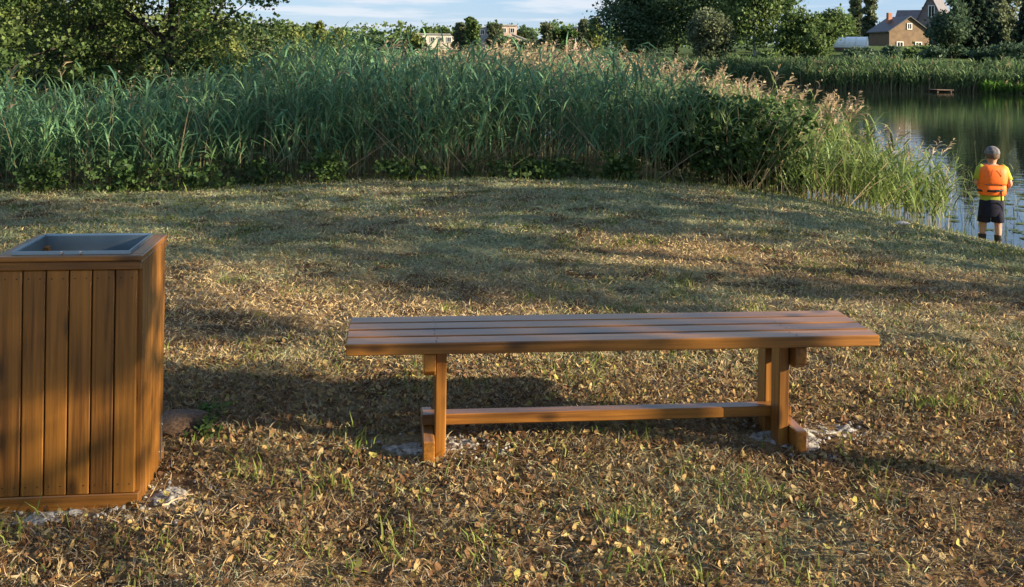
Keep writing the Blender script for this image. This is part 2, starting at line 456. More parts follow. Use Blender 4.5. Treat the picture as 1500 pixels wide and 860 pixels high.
# steel liner: open box with a folded rim
lx, ly0, ly1, lz0, lz1 = hw - rw + 0.006, -hd + 0.024, hd - rw + 0.004, 0.12, BH + 0.012
def liner():
    bm = bmesh.new(); th = 0.004
    def ring(x, y0, y1, z): return [bm.verts.new(p) for p in ((-x, y0, z), (x, y0, z), (x, y1, z), (-x, y1, z))]
    R = [ring(lx - 0.008, ly0 + 0.008, ly1 - 0.008, lz0), ring(lx - 0.008, ly0 + 0.008, ly1 - 0.008, lz1 - 0.006),
         ring(lx - 0.006, ly0 + 0.006, ly1 - 0.006, lz1), ring(lx, ly0, ly1, lz1), ring(lx + 0.001, ly0 - 0.001, ly1 + 0.001, BH + 0.001)]
    bm.faces.new(R[0])
    for a_, b_ in zip(R[:-1], R[1:]):
        for k in range(4): bm.faces.new((a_[k], a_[(k + 1) % 4], b_[(k + 1) % 4], b_[k]))
    bmesh.ops.recalc_face_normals(bm, faces=bm.faces[:])
    me = bpy.data.meshes.new('liner'); bm.to_mesh(me); bm.free(); return me
link('liner', liner(), M['metal'], bin_)
def screw_mesh(mat='screw'):
    bm = bmesh.new(); bmesh.ops.create_cone(bm, cap_ends=True, segments=8, radius1=0.006, radius2=0.0045, depth=0.004)
    me = bpy.data.meshes.new('screw'); bm.to_mesh(me); bm.free(); me.materials.append(M[mat]); return me
SM = screw_mesh(); SMD = screw_mesh('dark_screw')
for x in (-0.03, 0.03): link('screw', SM, None, bin_, (x, ly0 - 0.003, BH + 0.007), (PI / 2, 0, 0))
for k in range(nP):
    xm = -hw + 0.012 + (k + 0.5) * pw
    for zz in (BH - 0.075, 0.075):
        for dx in (-0.018, 0.018): link('screw', SMD, None, bin_, (xm + dx, -hd + 0.0035, zz), (PI / 2, 0, 0)).scale = (0.45, 0.45, 0.5)
link('hinge_plate', board_mesh(0.004, 0.012, 0.16, M['metal'], 0.001), None, bin_, (hw + 0.002, hd - 0.06, 0.10))
for zz in (0.05, 0.15): link('screw', SM, None, bin_, (hw + 0.005, hd - 0.06, zz), (0, PI / 2, 0)).scale = (0.6, 0.6, 0.6)

for side in (0, 1):
    xm = 0.335 + 0.0 if side == 0 else L - 0.335
    for k in range(4):
        for dy in (.25, .75):
            link('screw', SMD, None, bench, (xm + random.uniform(-.006, .006), k * (slat + .014) + slat * dy, 0.4470), (0, 0, 0)).scale = (.42, .42, .4)

# ---------------------------------------------------------------- mortar spilled round the feet (part of the ground)
def mortar(cx, cy, rx, ry, rz, seed, lift=0.018):
    n_ = 46
    u = np.linspace(-1, 1, n_); U, Vv = np.meshgrid(u, u)
    c, s = math.cos(rz), math.sin(rz)
    X = cx + c * U * rx - s * Vv * ry; Y = cy + s * U * rx + c * Vv * ry
    r = np.hypot(U, Vv)
    Z = height(X, Y) + lift * (2.4 * fbm(X * 24, Y * 24, seed, 4) - 0.95) - 0.055 * sstep(0.25, 1.0, r + 0.5 * (fbm(X * 7, Y * 7, seed + 4, 3) - 0.5))
    i_ = np.arange(n_ * n_).reshape(n_, n_)
    f_ = np.stack([i_[:-1, :-1], i_[:-1, 1:], i_[1:, 1:], i_[1:, :-1]], -1).reshape(-1, 4)
    return link('mortar_patch', np_mesh('mortar_patch', np.stack([X, Y, Z], -1), f_, None, True), M['mortar'], ground)
MORTAR = [(-0.36, 3.98, 0.36, 0.20, 0.1, 1), (1.13, 4.10, 0.34, 0.24, 0.15, 2), (-0.16, 3.98, 0.16, 0.13, 0.0, 9),
          (-1.45, 3.32, 0.46, 0.085, 0.13, 3), (-1.14, 3.50, 0.13, 0.26, 0.1, 5), (1.36, 4.2, 0.2, 0.16, 0.4, 6)]
for a_ in MORTAR: mortar(*a_)
cV, cF, cn = [], [], 0
for cx, cy, rx, ry, rz, sd in MORTAR:
    for _ in range(100):
        a_ = random.uniform(0, 6.28); q_ = random.random() ** .5 * 1.15
        u_, v_ = rx * q_ * math.cos(a_), ry * q_ * math.sin(a_)
        x = cx + u_ * math.cos(rz) - v_ * math.sin(rz); y = cy + u_ * math.sin(rz) + v_ * math.cos(rz); z = float(height(x, y)) + .004
        h_ = 0.003 + 0.008 * random.random() ** 2
        P = [(x + h_ * random.uniform(.6, 1.4) * math.cos(1.5708 * k + a_), y + h_ * random.uniform(.6, 1.4) * math.sin(1.5708 * k + a_), z + random.uniform(-.002, .002)) for k in range(4)]
        P += [(x + (p_[0] - x) * .6, y + (p_[1] - y) * .6, z + h_ * random.uniform(.6, 1.1)) for p_ in P]
        cV += P; cF += [tuple(cn + i for i in f_) for f_ in ((4, 5, 6, 7), (0, 1, 5, 4), (1, 2, 6, 5), (2, 3, 7, 6), (3, 0, 4, 7))]; cn += 8
tag(link('mortar_crumbs', np_mesh('mortar_crumbs', cV, cF), M['mortar'], ground), None, None, None, 'stuff')

# ---------------------------------------------------------------- turf: dry stems, green blades, leaf litter
def in_bin(X, Y):
    dx, dy = X - ctr.x, Y - ctr.y
    a_ = dx * ex.x + dy * ex.y; b_ = dx * ey.x + dy * ey.y
    return (np.abs(a_) < hw + 0.01) & (np.abs(b_) < hd + 0.01)
def in_mortar(X, Y):
    r = np.zeros(X.shape, bool)
    for cx, cy, rx, ry, rz, sd in MORTAR:
        dx, dy = X - cx, Y - cy; c, s = math.cos(rz), math.sin(rz)
        r |= ((dx * c + dy * s) / rx) ** 2 + ((-dx * s + dy * c) / ry) ** 2 < 0.42
    return r

def reed_front(X):
    return np.interp(X, [-14, -6, -2, 0, 2.8, 3.75, 4.77, 5.9, 6.6], [11.3, 11.4, 11.8, 12.1, 12.15, 12.5, 13.0, 13.75, 14.8]) + 0.8 * (fbm(X * 1.3, X * 0 + 3.3, 17, 3) - .5)

def scatter(n, y0, y1, pw_=1.0):
    """points in the part of the bank the picture shows, a little wider than the view"""
    Y = y0 + (y1 - y0) * rng.random(n) ** pw_
    X = (rng.random(n) * 2 - 1) * (0.57 * Y + 0.35)
    ok = ~in_bin(X, Y)
    ok &= Y < reed_front(X) + 0.25
    ok &= shore_q(X, Y) < 11.55
    mm = in_mortar(X, Y); ok &= ~(mm & (rng.random(n) < 0.80))
    return X[ok], Y[ok]

def unit(v): return v / (np.linalg.norm(v, axis=-1, keepdims=True) + 1e-9)

def stems(n, y0, y1, len0, len1, w, up0, up1, green, pw_=1.0, dens=None):
    X, Y = scatter(n, y0, y1, pw_)
    Dd = dryness_and_sun(X, Y)
    if dens is not None:
        k = rng.random(len(X)) < dens(X, Y, Dd); X, Y, Dd = X[k], Y[k], Dd[k]
    N = len(X); Z = height(X, Y)
    az = rng.random(N) * 2 * PI; up = up0 + (up1 - up0) * rng.random(N)
    Ln = len0 + (len1 - len0) * rng.random(N) ** 1.6
    dh = np.stack([np.cos(az), np.sin(az), np.zeros(N)], -1)
    d0 = unit(dh * (1 - up)[:, None] + np.array([0, 0, 1]) * up[:, None])
    bend = rng.normal(0, 0.35, (N, 3)); bend[:, 2] -= 0.25
    P = np.stack([X, Y, Z + 0.001], -1)
    if not green: P[:, 2] += 0.012 * rng.random(N)
    p1 = P + d0 * (Ln * 0.5)[:, None]
    p2 = p1 + unit(d0 + bend) * (Ln * 0.5)[:, None]
    p2[:, 2] = np.maximum(p2[:, 2], Z + 0.002)
    C = np.stack([P, p1, p2], 1)
    ww = w * (0.6 + 0.8 * rng.random(N))
    Wd = np.stack([ww, ww * 0.8, ww * 0.12], 1)
    S = unit(np.cross(d0, rng.normal(0, 1, (N, 3))))
    V, Fq = ribbons(C, Wd, S)
    r1 = rng.random((N, 1)); r2 = rng.random((N, 1)); br = 0.55 + 0.9 * rng.random((N, 1))
    if green:
        c = (np.array([0.075, 0.125, 0.022]) * (1 - r1) + np.array([0.17, 0.19, 0.035]) * r1) * br
    else:
        pale = np.array([0.46, 0.345, 0.17]); brown = np.array([0.165, 0.096, 0.046]); grey = np.array([0.29, 0.25, 0.185]); ol = np.array([0.235, 0.26, 0.14])
        nearf = sstep(5.4, 4.2, Y)[:, None]; fp = 0.44 - 0.26 * nearf
        c = np.where(r2 < fp, pale, np.where(r2 < fp + .30 + .24 * nearf, brown, grey))
        c = c * (1 - .22 * nearf)
        isg = rng.random((N, 1)) > (0.24 + 0.80 * Dd[:, None])
        c = np.where(isg, ol, c) * br
    return V, Fq, np.repeat(c, 6, axis=0)

acc = Acc()
for a_ in ((190000, 2.6, 5.2, 0.012, 0.060, 0.0012, 0.02, 0.6, False, 0.85, lambda X, Y, D_: .5 + .5 * sstep(.38, .60, fbm(X * 2.6, Y * 2.6, 131, 3))), (130000, 5.0, 8.2, 0.012, 0.05, 0.0020, 0.05, 0.65, False),
           (140000, 8.0, 14.8, 0.015, 0.055, 0.0032, 0.1, 0.7, False)):
    acc.add(*stems(*a_))
tag(link('dry_grass', acc.mesh('dry_grass'), M['thatch']), 'short dry cut grass stems matted over the bank', 'dry grass', None, 'stuff')

def tuft_dens(X, Y, Dd):
    n1 = fbm(X * 4.5, Y * 4.5, 51, 2); n2 = fbm(X * 1.1, Y * 1.1, 61, 3)
    p = sstep(0.56, 0.74, n1) * (0.35 + 1.2 * sstep(0.4, 0.65, n2)) + 0.05
    return p * np.where(Y < 5.2, 0.42, 1.2) * (1.25 - 0.75 * Dd)
acc = Acc()
for a_ in ((42000, 2.6, 5.2, 0.025, 0.095, 0.0021, 0.5, 0.95, True, 0.85, tuft_dens), (70000, 5.0, 8.2, 0.02, 0.055, 0.0024, 0.4, 0.95, True, 1.0, tuft_dens),
           (110000, 8.0, 14.8, 0.02, 0.05, 0.0036, 0.4, 0.95, True, 1.0, tuft_dens),
           (9000, 11.2, 14.8, 0.05, 0.16, 0.005, 0.6, 0.95, True, 1.0, lambda X, Y, D_: sstep(0.6, 0.0, reed_front(X) - Y))):
    acc.add(*stems(*a_))
# single fresh tufts standing out of the dead grass
for px, py, hgt_ in ((1345, 594, 0.07), (1400, 605, 0.06), (1372, 598, 0.08), (1385, 603, 0.07), (1358, 601, .06), (590, 800, 0.10), (205, 845, 0.06), (1000, 420, 0.1), (780, 440, 0.09), (480, 720, 0.10), (830, 430, 0.09),
                     (1110, 460, 0.1), (660, 455, 0.08), (520, 655, 0.1), (1020, 845, 0.08), (945, 835, 0.08), (1160, 845, 0.06), (880, 770, 0.06), (705, 800, 0.07), (8, 790, 0.09), (360, 700, 0.08), (1480, 590, 0.07)):
    d_ = F_PX * CAM_H / (py - PPY - 0.014 * (px - 750)); c0 = pix(px, py, d_)
    N = 30
    X = c0.x + rng.normal(0, 0.06, N); Y = c0.y + rng.normal(0, 0.06, N); Z = height(X, Y)
    az = rng.random(N) * 2 * PI; dh = np.stack([np.cos(az), np.sin(az), np.zeros(N)], -1)
    Ln = hgt_ * (0.3 + 0.75 * rng.random(N))
    P = np.stack([X, Y, Z], -1)
    d0 = unit(dh * 0.25 + np.array([0, 0, 1])); p1 = P + d0 * (Ln * .55)[:, None]; p2 = p1 + unit(d0 + dh * 0.8) * (Ln * .5)[:, None]
    ww = 0.0024 * (0.6 + 0.8 * rng.random(N)); S = unit(np.cross(d0, dh + rng.normal(0, .5, (N, 3))))
    V, Fq = ribbons(np.stack([P, p1, p2], 1), np.stack([ww, ww, ww * .1], 1), S)
    r1 = rng.random((N, 1)); c = (np.array([0.10, 0.16, 0.025]) * (1 - r1) + np.array([0.24, 0.23, 0.06]) * r1) * (0.6 + 0.8 * rng.random((N, 1)))
    acc.add(V, Fq, np.repeat(c, 6, axis=0))
tag(link('green_grass', acc.mesh('green_grass'), M['grass']), 'sparse fresh green grass blades growing through the dry turf', 'grass', None, 'stuff')

# leaf litter: crumpled brown and straw coloured scraps
def litter(n, y0, y1, s0, s1, pw_=1.0):
    X, Y = scatter(n, y0, y1, pw_)
    k = rng.random(len(X)) < 0.5 + 0.5 * sstep(0.35, 0.62, fbm(X * 1.7, Y * 1.7, 71, 3)); X, Y = X[k], Y[k]
    N = len(X); Z = height(X, Y)
    sz = s0 + (s1 - s0) * rng.random(N) ** 1.8
    nrm = unit(np.stack([rng.normal(0, .9, N), rng.normal(0, .9, N), np.ones(N)], -1))
    d = unit(np.cross(nrm, rng.normal(0, 1, (N, 3)))); s = np.cross(nrm, d)
    P = np.stack([X, Y, Z + 0.004 + 0.35 * sz], -1)
    curl = (0.15 + 0.5 * rng.random(N))[:, None] * nrm
    C = np.stack([P - d * (sz * .5)[:, None] + curl * (sz * .5)[:, None], P - d * (sz * .15)[:, None], P + d * (sz * .2)[:, None] + curl * (sz * .1)[:, None], P + d * (sz * .55)[:, None] + curl * (sz * .6)[:, None]], 1)
    Wd = np.stack([sz * .14, sz * .30, sz * .22, sz * .10], 1) * (0.6 + 0.7 * rng.random((N, 1)))
    V, Fq = ribbons(C, Wd, s)
    r = rng.random((N, 1))
    pal = np.where(r < .30, np.array([0.32, 0.21, 0.085]), np.where(r < .80, np.array([0.145, 0.076, 0.034]), np.where(r < .95, np.array([0.33, 0.25, 0.12]), np.array([0.30, 0.27, 0.07]))))
    return V, Fq, np.repeat(pal * (0.6 + 0.7 * rng.random((N, 1))), 8, axis=0)
acc = Acc()
acc.add(*litter(64000, 2.6, 5.4, 0.007, 0.032, 0.8)); acc.add(*litter(5000, 5.2, 9.0, 0.010, 0.030))
tag(link('leaf_litter', acc.mesh('leaf_litter'), M['deadleaf']), 'crumpled brown leaf litter strewn over the bank', 'leaf litter', None, 'stuff')

# the larger fallen leaves, one by one, lying on the ground
def dead_leaf_mesh(seed):
    r = random.Random(seed); L_ = 1.0
    rows = [(-0.5, .03), (-0.32, .20), (-0.08, .34), (0.18, .30), (0.38, .16), (0.52, .01)]
    V, Fq = [], []
    tw = r.uniform(-.5, .5); cu = r.uniform(.3, 1.1); fold = r.uniform(.1, .7)
    for i, (x, w_) in enumerate(rows):
        zc = cu * x * x + r.uniform(-.03, .03); w_ *= r.uniform(.8, 1.2); a_ = tw * x
        for sgn in (-1, 0, 1):
            yy = sgn * w_
            V.append((x + (r.uniform(-.03, .03) if sgn else 0), yy * math.cos(a_), zc + abs(sgn) * w_ * fold + yy * math.sin(a_)))
    for i in range(len(rows) - 1):
        for k in range(2): Fq.append((i * 3 + k, i * 3 + k + 1, i * 3 + 4 + k, i * 3 + 3 + k))
    pal = [(0.42, 0.29, 0.12), (0.17, 0.088, 0.038), (0.47, 0.37, 0.21), (0.28, 0.165, 0.072), (0.40, 0.36, 0.13), (0.24, 0.15, 0.085)]
    c = np.array(pal[seed % 6]) * .64; cols = np.array([c * r.uniform(.8, 1.2) for _ in V])
    me = np_mesh('fallen_leaf', V, Fq, cols, True); me.materials.append(M['deadleaf']); return me
DL = [dead_leaf_mesh(s) for s in range(18)]
lr = random.Random(5); cnt = 0
while cnt < 300:
    Y = 2.75 + 2.3 * lr.random() ** 1.25; X = lr.uniform(-.52, .54) * Y
    if in_bin(np.array([X]), np.array([Y]))[0] or fbm(np.array([X * 1.3]), np.array([Y * 1.3]), 81, 2)[0] < 0.38: continue
    o = link('fallen_leaf', DL[cnt % 18], None, ground, (X, Y, float(height(X, Y)) + 0.012),
             (lr.uniform(-.5, .5), lr.uniform(-.5, .5), lr.uniform(0, 6.28)))
    s = 0.022 + 0.028 * lr.random() ** 1.7; o.scale = (s, s * lr.uniform(.7, 1.1), s); cnt += 1

# twigs, stone, scrap of paper
def twig(name, label, p0, p1, r, seed):
    rr = random.Random(seed); n_ = 7; P = []
    for i in range(n_):
        f = i / (n_ - 1); x = p0[0] + (p1[0] - p0[0]) * f + rr.uniform(-.006, .006); y = p0[1] + (p1[1] - p0[1]) * f + rr.uniform(-.006, .006)
        P.append((x, y, float(height(x, y)) + r + 0.004 + 0.012 * rr.random()))
    V, Fq = tube(P, [r * (1.1 - .6 * i / (n_ - 1)) for i in range(n_)], 6)
    V2, F2 = tube([P[3], (P[3][0] + .03, P[3][1] + .045, P[3][2] + .012)], [r * .6, r * .25], 5)
    me = np_mesh(name, np.concatenate([V, V2]), np.concatenate([F2 * 0 + F2 + len(V), Fq]), None, True)
    tag(link(name, me, M['twig']), label, 'twig', 'twigs on the grass')
def gpt(px, py):
    d_ = F_PX * CAM_H / (py - PPY - 0.014 * (px - 750)); p = pix(px, py, d_); return (p.x, p.y)
twig('dry_twig', 'thin straw coloured twig lying on the grass right of the bin', gpt(300, 772), gpt(362, 742), 0.004, 1)
twig('dry_twig', 'pale twig in the bottom left corner below the bin', gpt(5, 858), gpt(62, 826), 0.004, 2)
twig('dry_twig', 'short twig lying against the spilled mortar beside the bin', gpt(238, 748), gpt(282, 730), 0.0035, 3)
def rock(name, label, loc, sc, seed):
    bm = bmesh.new(); bmesh.ops.create_icosphere(bm, subdivisions=3, radius=1)
    rr = np.random.default_rng(seed); planes = unit(rr.normal(0, 1, (9, 3)))
    for v in bm.verts:
        p = np.array(v.co); q_ = (planes @ p).max(); k = min(1.0, 0.66 / max(q_, .1)) + 0.06 * math.sin(9 * p[0] + 7 * p[1]) * math.cos(8 * p[2]); v.co = Vector(p * k)
    for f_ in bm.faces: f_.smooth = True
    me = bpy.data.meshes.new(name); bm.to_mesh(me); bm.free()
    o = link(name, me, M['stone'], None, loc); o.scale = sc; o.rotation_euler = (0, 0, 0.2); return o
p = gpt(262, 642)
tag(rock('stone', '', (p[0] - .02, p[1] + .06, float(height(p[0], p[1])) + 0.028), (0.14, 0.10, 0.075), 4), 'brown earthy stone lying on the grass just right of the bin', 'stone')
p = pix(1322, 343, 10.4); zz = float(height(p.x, p.y))
V = [(-.09, -.05, 0), (.09, -.03, .012), (.08, .05, .03), (-.07, .06, .012), (0, -.045, .02), (.0, .055, .035)]
o = link('paper_scrap', np_mesh('paper_scrap', V, [(0, 4, 5, 3), (4, 1, 2, 5)]), M['paper'], None, (p.x, p.y, zz + 0.012), (0, 0, .4))
sm_ = o.modifiers.new('thickness', 'SOLIDIFY'); sm_.thickness = 0.003
tag(o, 'small crumpled pale paper scrap on the grass slope before the reeds', 'litter')

# ---------------------------------------------------------------- reeds
def reeds(acc, X, Y, H, leafcol, plume_p, leafscale=1.0, nleaf=8, dead_p=0.2, wscale=0.88, stemw=0.0035, upright=0.28):
    N = len(X); Z = np.maximum(land(X, Y), WATER_Z - 0.3)
    P = np.stack([X, Y, Z - 0.03], -1)
    lean = rng.normal(0, 0.12, (N, 2)); wind = np.array([0.05, 0.0])
    lean = lean + wind
    dead = rng.random(N) < dead_p
    T = np.linspace(0, 1, 5)
    def at_(f):                                   # f [N] or [N,K]
        f = np.asarray(f); g = f ** 1.8
        return np.stack([P[:, 0] + lean[:, 0] * H * g, P[:, 1] + lean[:, 1] * H * g, P[:, 2] + H * f * (1 - 0.03 * g)], -1)
    C = np.stack([at_(np.full(N, t_)) for t_ in T], 1)
    ww = np.linspace(1, .35, 5)[None, :] * stemw * wscale * (0.7 + .6 * rng.random((N, 1)))
    az = rng.random(N) * PI
    S = np.stack([np.cos(az) * .95, np.sin(az) * .35, np.zeros(N)], -1); S = unit(S)
    V, Fq = ribbons(C, ww, S)
    sc_ = np.where(dead[:, None], np.array([0.36, 0.275, 0.17]), np.array([0.17, 0.19, 0.085])) * (.6 + .7 * rng.random((N, 1)))
    acc.add(V, Fq, np.repeat(sc_, 10, axis=0))
    # leaves
    pref = rng.random(N) * 2 * PI
    shade = 0.65 + .7 * rng.random((N, 1))
    for j in range(nleaf):
        f = np.clip(0.22 + 0.76 * (j + rng.random(N)) / nleaf, .1, .99)
        keep = ~dead & (rng.random(N) < .93)
        k = np.where(keep)[0]
        if not len(k): continue
        b_ = at_(f)[k]; n_ = len(k)
        a_ = pref[k] + (j % 2) * PI + rng.normal(0, .7, n_)
        out = np.stack([np.cos(a_), np.sin(a_), np.zeros(n_)], -1); upv = np.array([0, 0, 1.0])
        Ln = (0.26 + .30 * rng.random(n_)) * leafscale * (1.1 - .35 * f[k])
        droop = (0.35 + .9 * rng.random(n_))[:, None] * (1 - upright)
        d0 = unit(out * (.3 + .4 * droop) + upv); d1 = unit(out * (.55 + .4 * droop) + upv * (1.05 - .55 * droop)); d2 = unit(out + upv * (0.75 - 1.25 * droop))
        p0 = b_; p1 = p0 + d0 * (Ln * .3)[:, None]; p2 = p1 + d1 * (Ln * .35)[:, None]; p3 = p2 + d2 * (Ln * .4)[:, None]
        w_ = (0.0085 + .0075 * rng.random(n_)) * wscale * leafscale
        side = unit(np.cross(out, upv) + rng.normal(0, .35, (n_, 3)))
        V, Fq = ribbons(np.stack([p0, p1, p2, p3], 1), np.stack([w_ * .5, w_, w_ * .8, w_ * .06], 1), side)
        c = leafcol(X[k], Y[k], n_) * shade[k] * (.75 + .5 * rng.random((n_, 1)))
        acc.add(V, Fq, np.repeat(c, 8, axis=0))
    # feathery plumes
    k = np.where(rng.random(N) < plume_p(X, Y))[0]; n_ = len(k)
    if n_:
        top = at_(np.ones(N))[k]; ln_ = unit(np.concatenate([lean[k] * 2.2 + np.array([0.10, 0]), np.ones((n_, 1))], 1))
        pc = np.array([0.37, 0.285, 0.18]) * (.7 + .5 * rng.random((n_, 1)))
        for j in range(9):
            f = j / 9; b_ = top + ln_ * (0.30 * f - .06) * leafscale
            a_ = rng.random(n_) * 2 * PI; out = np.stack([np.cos(a_), np.sin(a_), np.zeros(n_)], -1)
            Ln = (0.10 + .09 * rng.random(n_)) * (1.15 - f) * leafscale
            p1 = b_ + unit(ln_ + out * .7) * (Ln * .55)[:, None]; p2 = p1 + unit(ln_ * .4 + out * .7 + np.array([.25, 0, -.25])) * (Ln * .6)[:, None]
            w_ = 0.011 * wscale * (0.6 + .8 * rng.random(n_)) * leafscale
            V, Fq = ribbons(np.stack([b_, p1, p2], 1), np.stack([w_ * .4, w_, w_ * .25], 1), unit(np.cross(out, ln_) + rng.normal(0, .4, (n_, 3))))
            acc.add(V, Fq, np.repeat(pc * (.85 + .3 * rng.random((n_, 1))), 6, axis=0))

def leafcol_near(X, Y, n_):
    r = rng.random((n_, 1)); g = sstep(1.0, 4.5, X)[:, None]  # shade at left and sun at right are put into the leaf colour
    blue = np.array([0.105, 0.235, 0.135]) * (1 - r) + np.array([0.15, 0.26, 0.11]) * r
    yel = np.array([0.125, 0.20, 0.055]) * (1 - r) + np.array([0.185, 0.235, 0.070]) * r
    return blue * (1 - g) + yel * g

def bed(n, depth0, depth1, x0, x1):
    X = x0 + (x1 - x0) * rng.random(n); f = rng.random(n)
    dep = depth0 + (depth1 - depth0) * f
    Y = reed_front(X) + dep
    return X, Y
acc = Acc()
# front edge, body and back of the near bed
X, Y = bed(1650, 0.0, 0.9, -8.5, 6.0); k = rng.random(len(X)) < np.where(X > 3.2, 0.8, 1.0); X, Y = X[k], Y[k]
def reed_h(X, Y):
    clump = fbm(X * 0.9, Y * 0.9, 91, 3)
    h_ = 1.22 + 0.60 * (clump - .35) + 0.17 * rng.normal(0, 1, len(X))
    h_ = h_ + 0.12 * np.exp(-((X + 2.3) / 2.0) ** 2) - 0.42 * sstep(-2.9, -4.6, X)
    h_ = h_ - 0.32 * sstep(1.6, 3.2, X) - 0.15 * sstep(4.8, 6.2, X)
    return np.clip(h_, .6, 2.3)
pl = lambda X, Y: 0.02 + 0.0 * X
reeds(acc, X, Y, reed_h(X, Y) * (0.72 + .28 * rng.random(len(X))), leafcol_near, pl, 1.0, 9, .34)
X, Y = bed(3000, 0.7, 3.2, -9.5, 6.3); k = (X < 5.2) | (rng.random(len(X)) < .5); X, Y = X[k], Y[k]
plm = lambda X, Y: 0.03 + 0.30 * sstep(-1.5, 1.0, X) * sstep(13.6, 14.6, Y)
reeds(acc, X, Y, reed_h(X, Y) + 0.05, leafcol_near, plm, 1.05, 8, .26)
X = rng.uniform(-9, 5.2, 2300); Y = rng.uniform(15.2, 21.5, 2300); k = (shore_q(X, Y) < 9.5); X, Y = X[k], Y[k]
plb = lambda X, Y: 0.06 + 0.75 * sstep(-2.0, 1.0, X)
reeds(acc, X, Y, 1.40 + 0.12 * rng.normal(0, 1, len(X)) - 0.40 * sstep(-3.6, -5.6, X) + 0.10 * sstep(16, 20, Y) + 0.10 * sstep(8, 11, shore_q(X, Y)), leafcol_near, plb, 1.15, 6, .2, 1.3)
# broken dead stalks leaning across the front of the bed
N = 130; X = rng.uniform(-7.5, 4.8, N); Y = reed_front(X) + rng.uniform(.02, .6, N); Z = land(X, Y)
tl = rng.uniform(.3, 1.0, N) * np.where(rng.random(N) < .5, -1, 1); dv = unit(np.stack([np.sin(tl), rng.normal(0, .12, N), np.cos(tl)], -1))
P0_ = np.stack([X, Y, Z], -1); Ln = rng.uniform(.6, 1.35, N)[:, None]
V, Fq = ribbons(np.stack([P0_, P0_ + dv * Ln * .6, P0_ + dv * Ln + np.array([0, 0, -.05])], 1), np.tile(np.array([[.0045, .004, .002]]), (N, 1)), np.stack([np.cos(tl), 0 * tl, -np.sin(tl)], -1))
acc.add(V, Fq, np.repeat(np.array([0.42, 0.32, 0.20]) * (.6 + .6 * rng.random((N, 1))), 6, axis=0))
tag(link('reed_bed', acc.mesh('reed_bed'), M['reed']), 'tall dense green reeds with tan plumes edging the pond', 'reeds', None, 'stuff')

# thin reed stalks and rushes standing in the water round the angler
acc = Acc()
X = rng.uniform(5.6, 9.4, 420); Y = rng.uniform(13.8, 21, 420); q_ = shore_q(X, Y)
k = (q_ > 11.3) & (np.abs(X - 6.75) + np.abs(Y - 14.3) > .55); X, Y = X[k], Y[k]
k = rng.random(len(X)) < np.where(X < 6.4, 1, .55); X, Y = X[k], Y[k]
reeds(acc, X, Y, rng.uniform(.4, 1.25, len(X)) + 0.25, lambda X, Y, n_: np.array([0.11, 0.15, 0.05]) * np.ones((n_, 3)), lambda X, Y: 0.03 + 0 * X, .7, 4, .35)
tag(link('water_reeds', acc.mesh('water_reeds'), M['reed']), 'sparse thin rush stalks standing in the water around the angler', 'rushes', None, 'stuff')
# floating leaves
acc = Acc()
for _ in range(260):
    x, y = random.uniform(6.0, 12.5), random.uniform(14.8, 24); 
    if shore_q(x, y) < 11.9: continue
    r_ = random.uniform(.05, .12); a0 = random.uniform(0, 6.28); n_ = 8
    V = [(x, y, WATER_Z + .006)] + [(x + r_ * math.cos(a0 + .3 + 5.7 * i / n_), y + r_ * math.sin(a0 + .3 + 5.7 * i / n_), WATER_Z + random.uniform(.004, .016)) for i in range(n_ + 1)]
    Fq = [(0, 1 + 2 * i, 2 + 2 * i, 3 + 2 * i) for i in range(n_ // 2)]
    acc.add(V, Fq, np.array([0.10, 0.14, 0.045]) * random.uniform(.7, 1.4))
tag(link('lily_pads', acc.mesh('lily_pads'), M['leaf']), 'floating round lily leaves on the water by the angler', 'lily pads', None, 'stuff')

# reed belt along the far shore
acc = Acc()
def belt(n, x0, x1, d0, d1, hmean, col, ws):
    X = rng.uniform(x0, x1, n); Y = far_shore(X) + rng.uniform(d0, d1, n)
    H_ = hmean * (.75 + .5 * fbm(X * .35, Y * .35, 33, 3)) * (.85 + .3 * rng.random(n))
    reeds(acc, X, Y, H_, lambda X, Y, n_: col * np.ones((n_, 3)) * (.8 + .5 * fbm(X * .25, Y * .25, 44, 2))[:, None], lambda X, Y: .03 + 0 * X, 1.7, 6, .22, ws, .010, .6)
belt(7500, 22, 62, -0.6, 3.2, 1.75, np.array([0.115, 0.185, 0.075]), 1.9)
belt(3200, 3, 24, -0.6, 3.2, 1.7, np.array([0.115, 0.18, 0.075]), 2.2)
belt(2200, 40, 62, -1.4, 0.5, 1.05, np.array([0.095, 0.20, 0.035]), 1.9)
belt(1100, -60, 5, -0.8, 3, 1.5, np.array([0.085, 0.125, 0.055]), 4.5)
tag(link('far_reed_belt', acc.mesh('far_reed_belt'), M['reed']), 'belt of green reeds along the opposite shore of the pond', 'reeds', None, 'stuff')

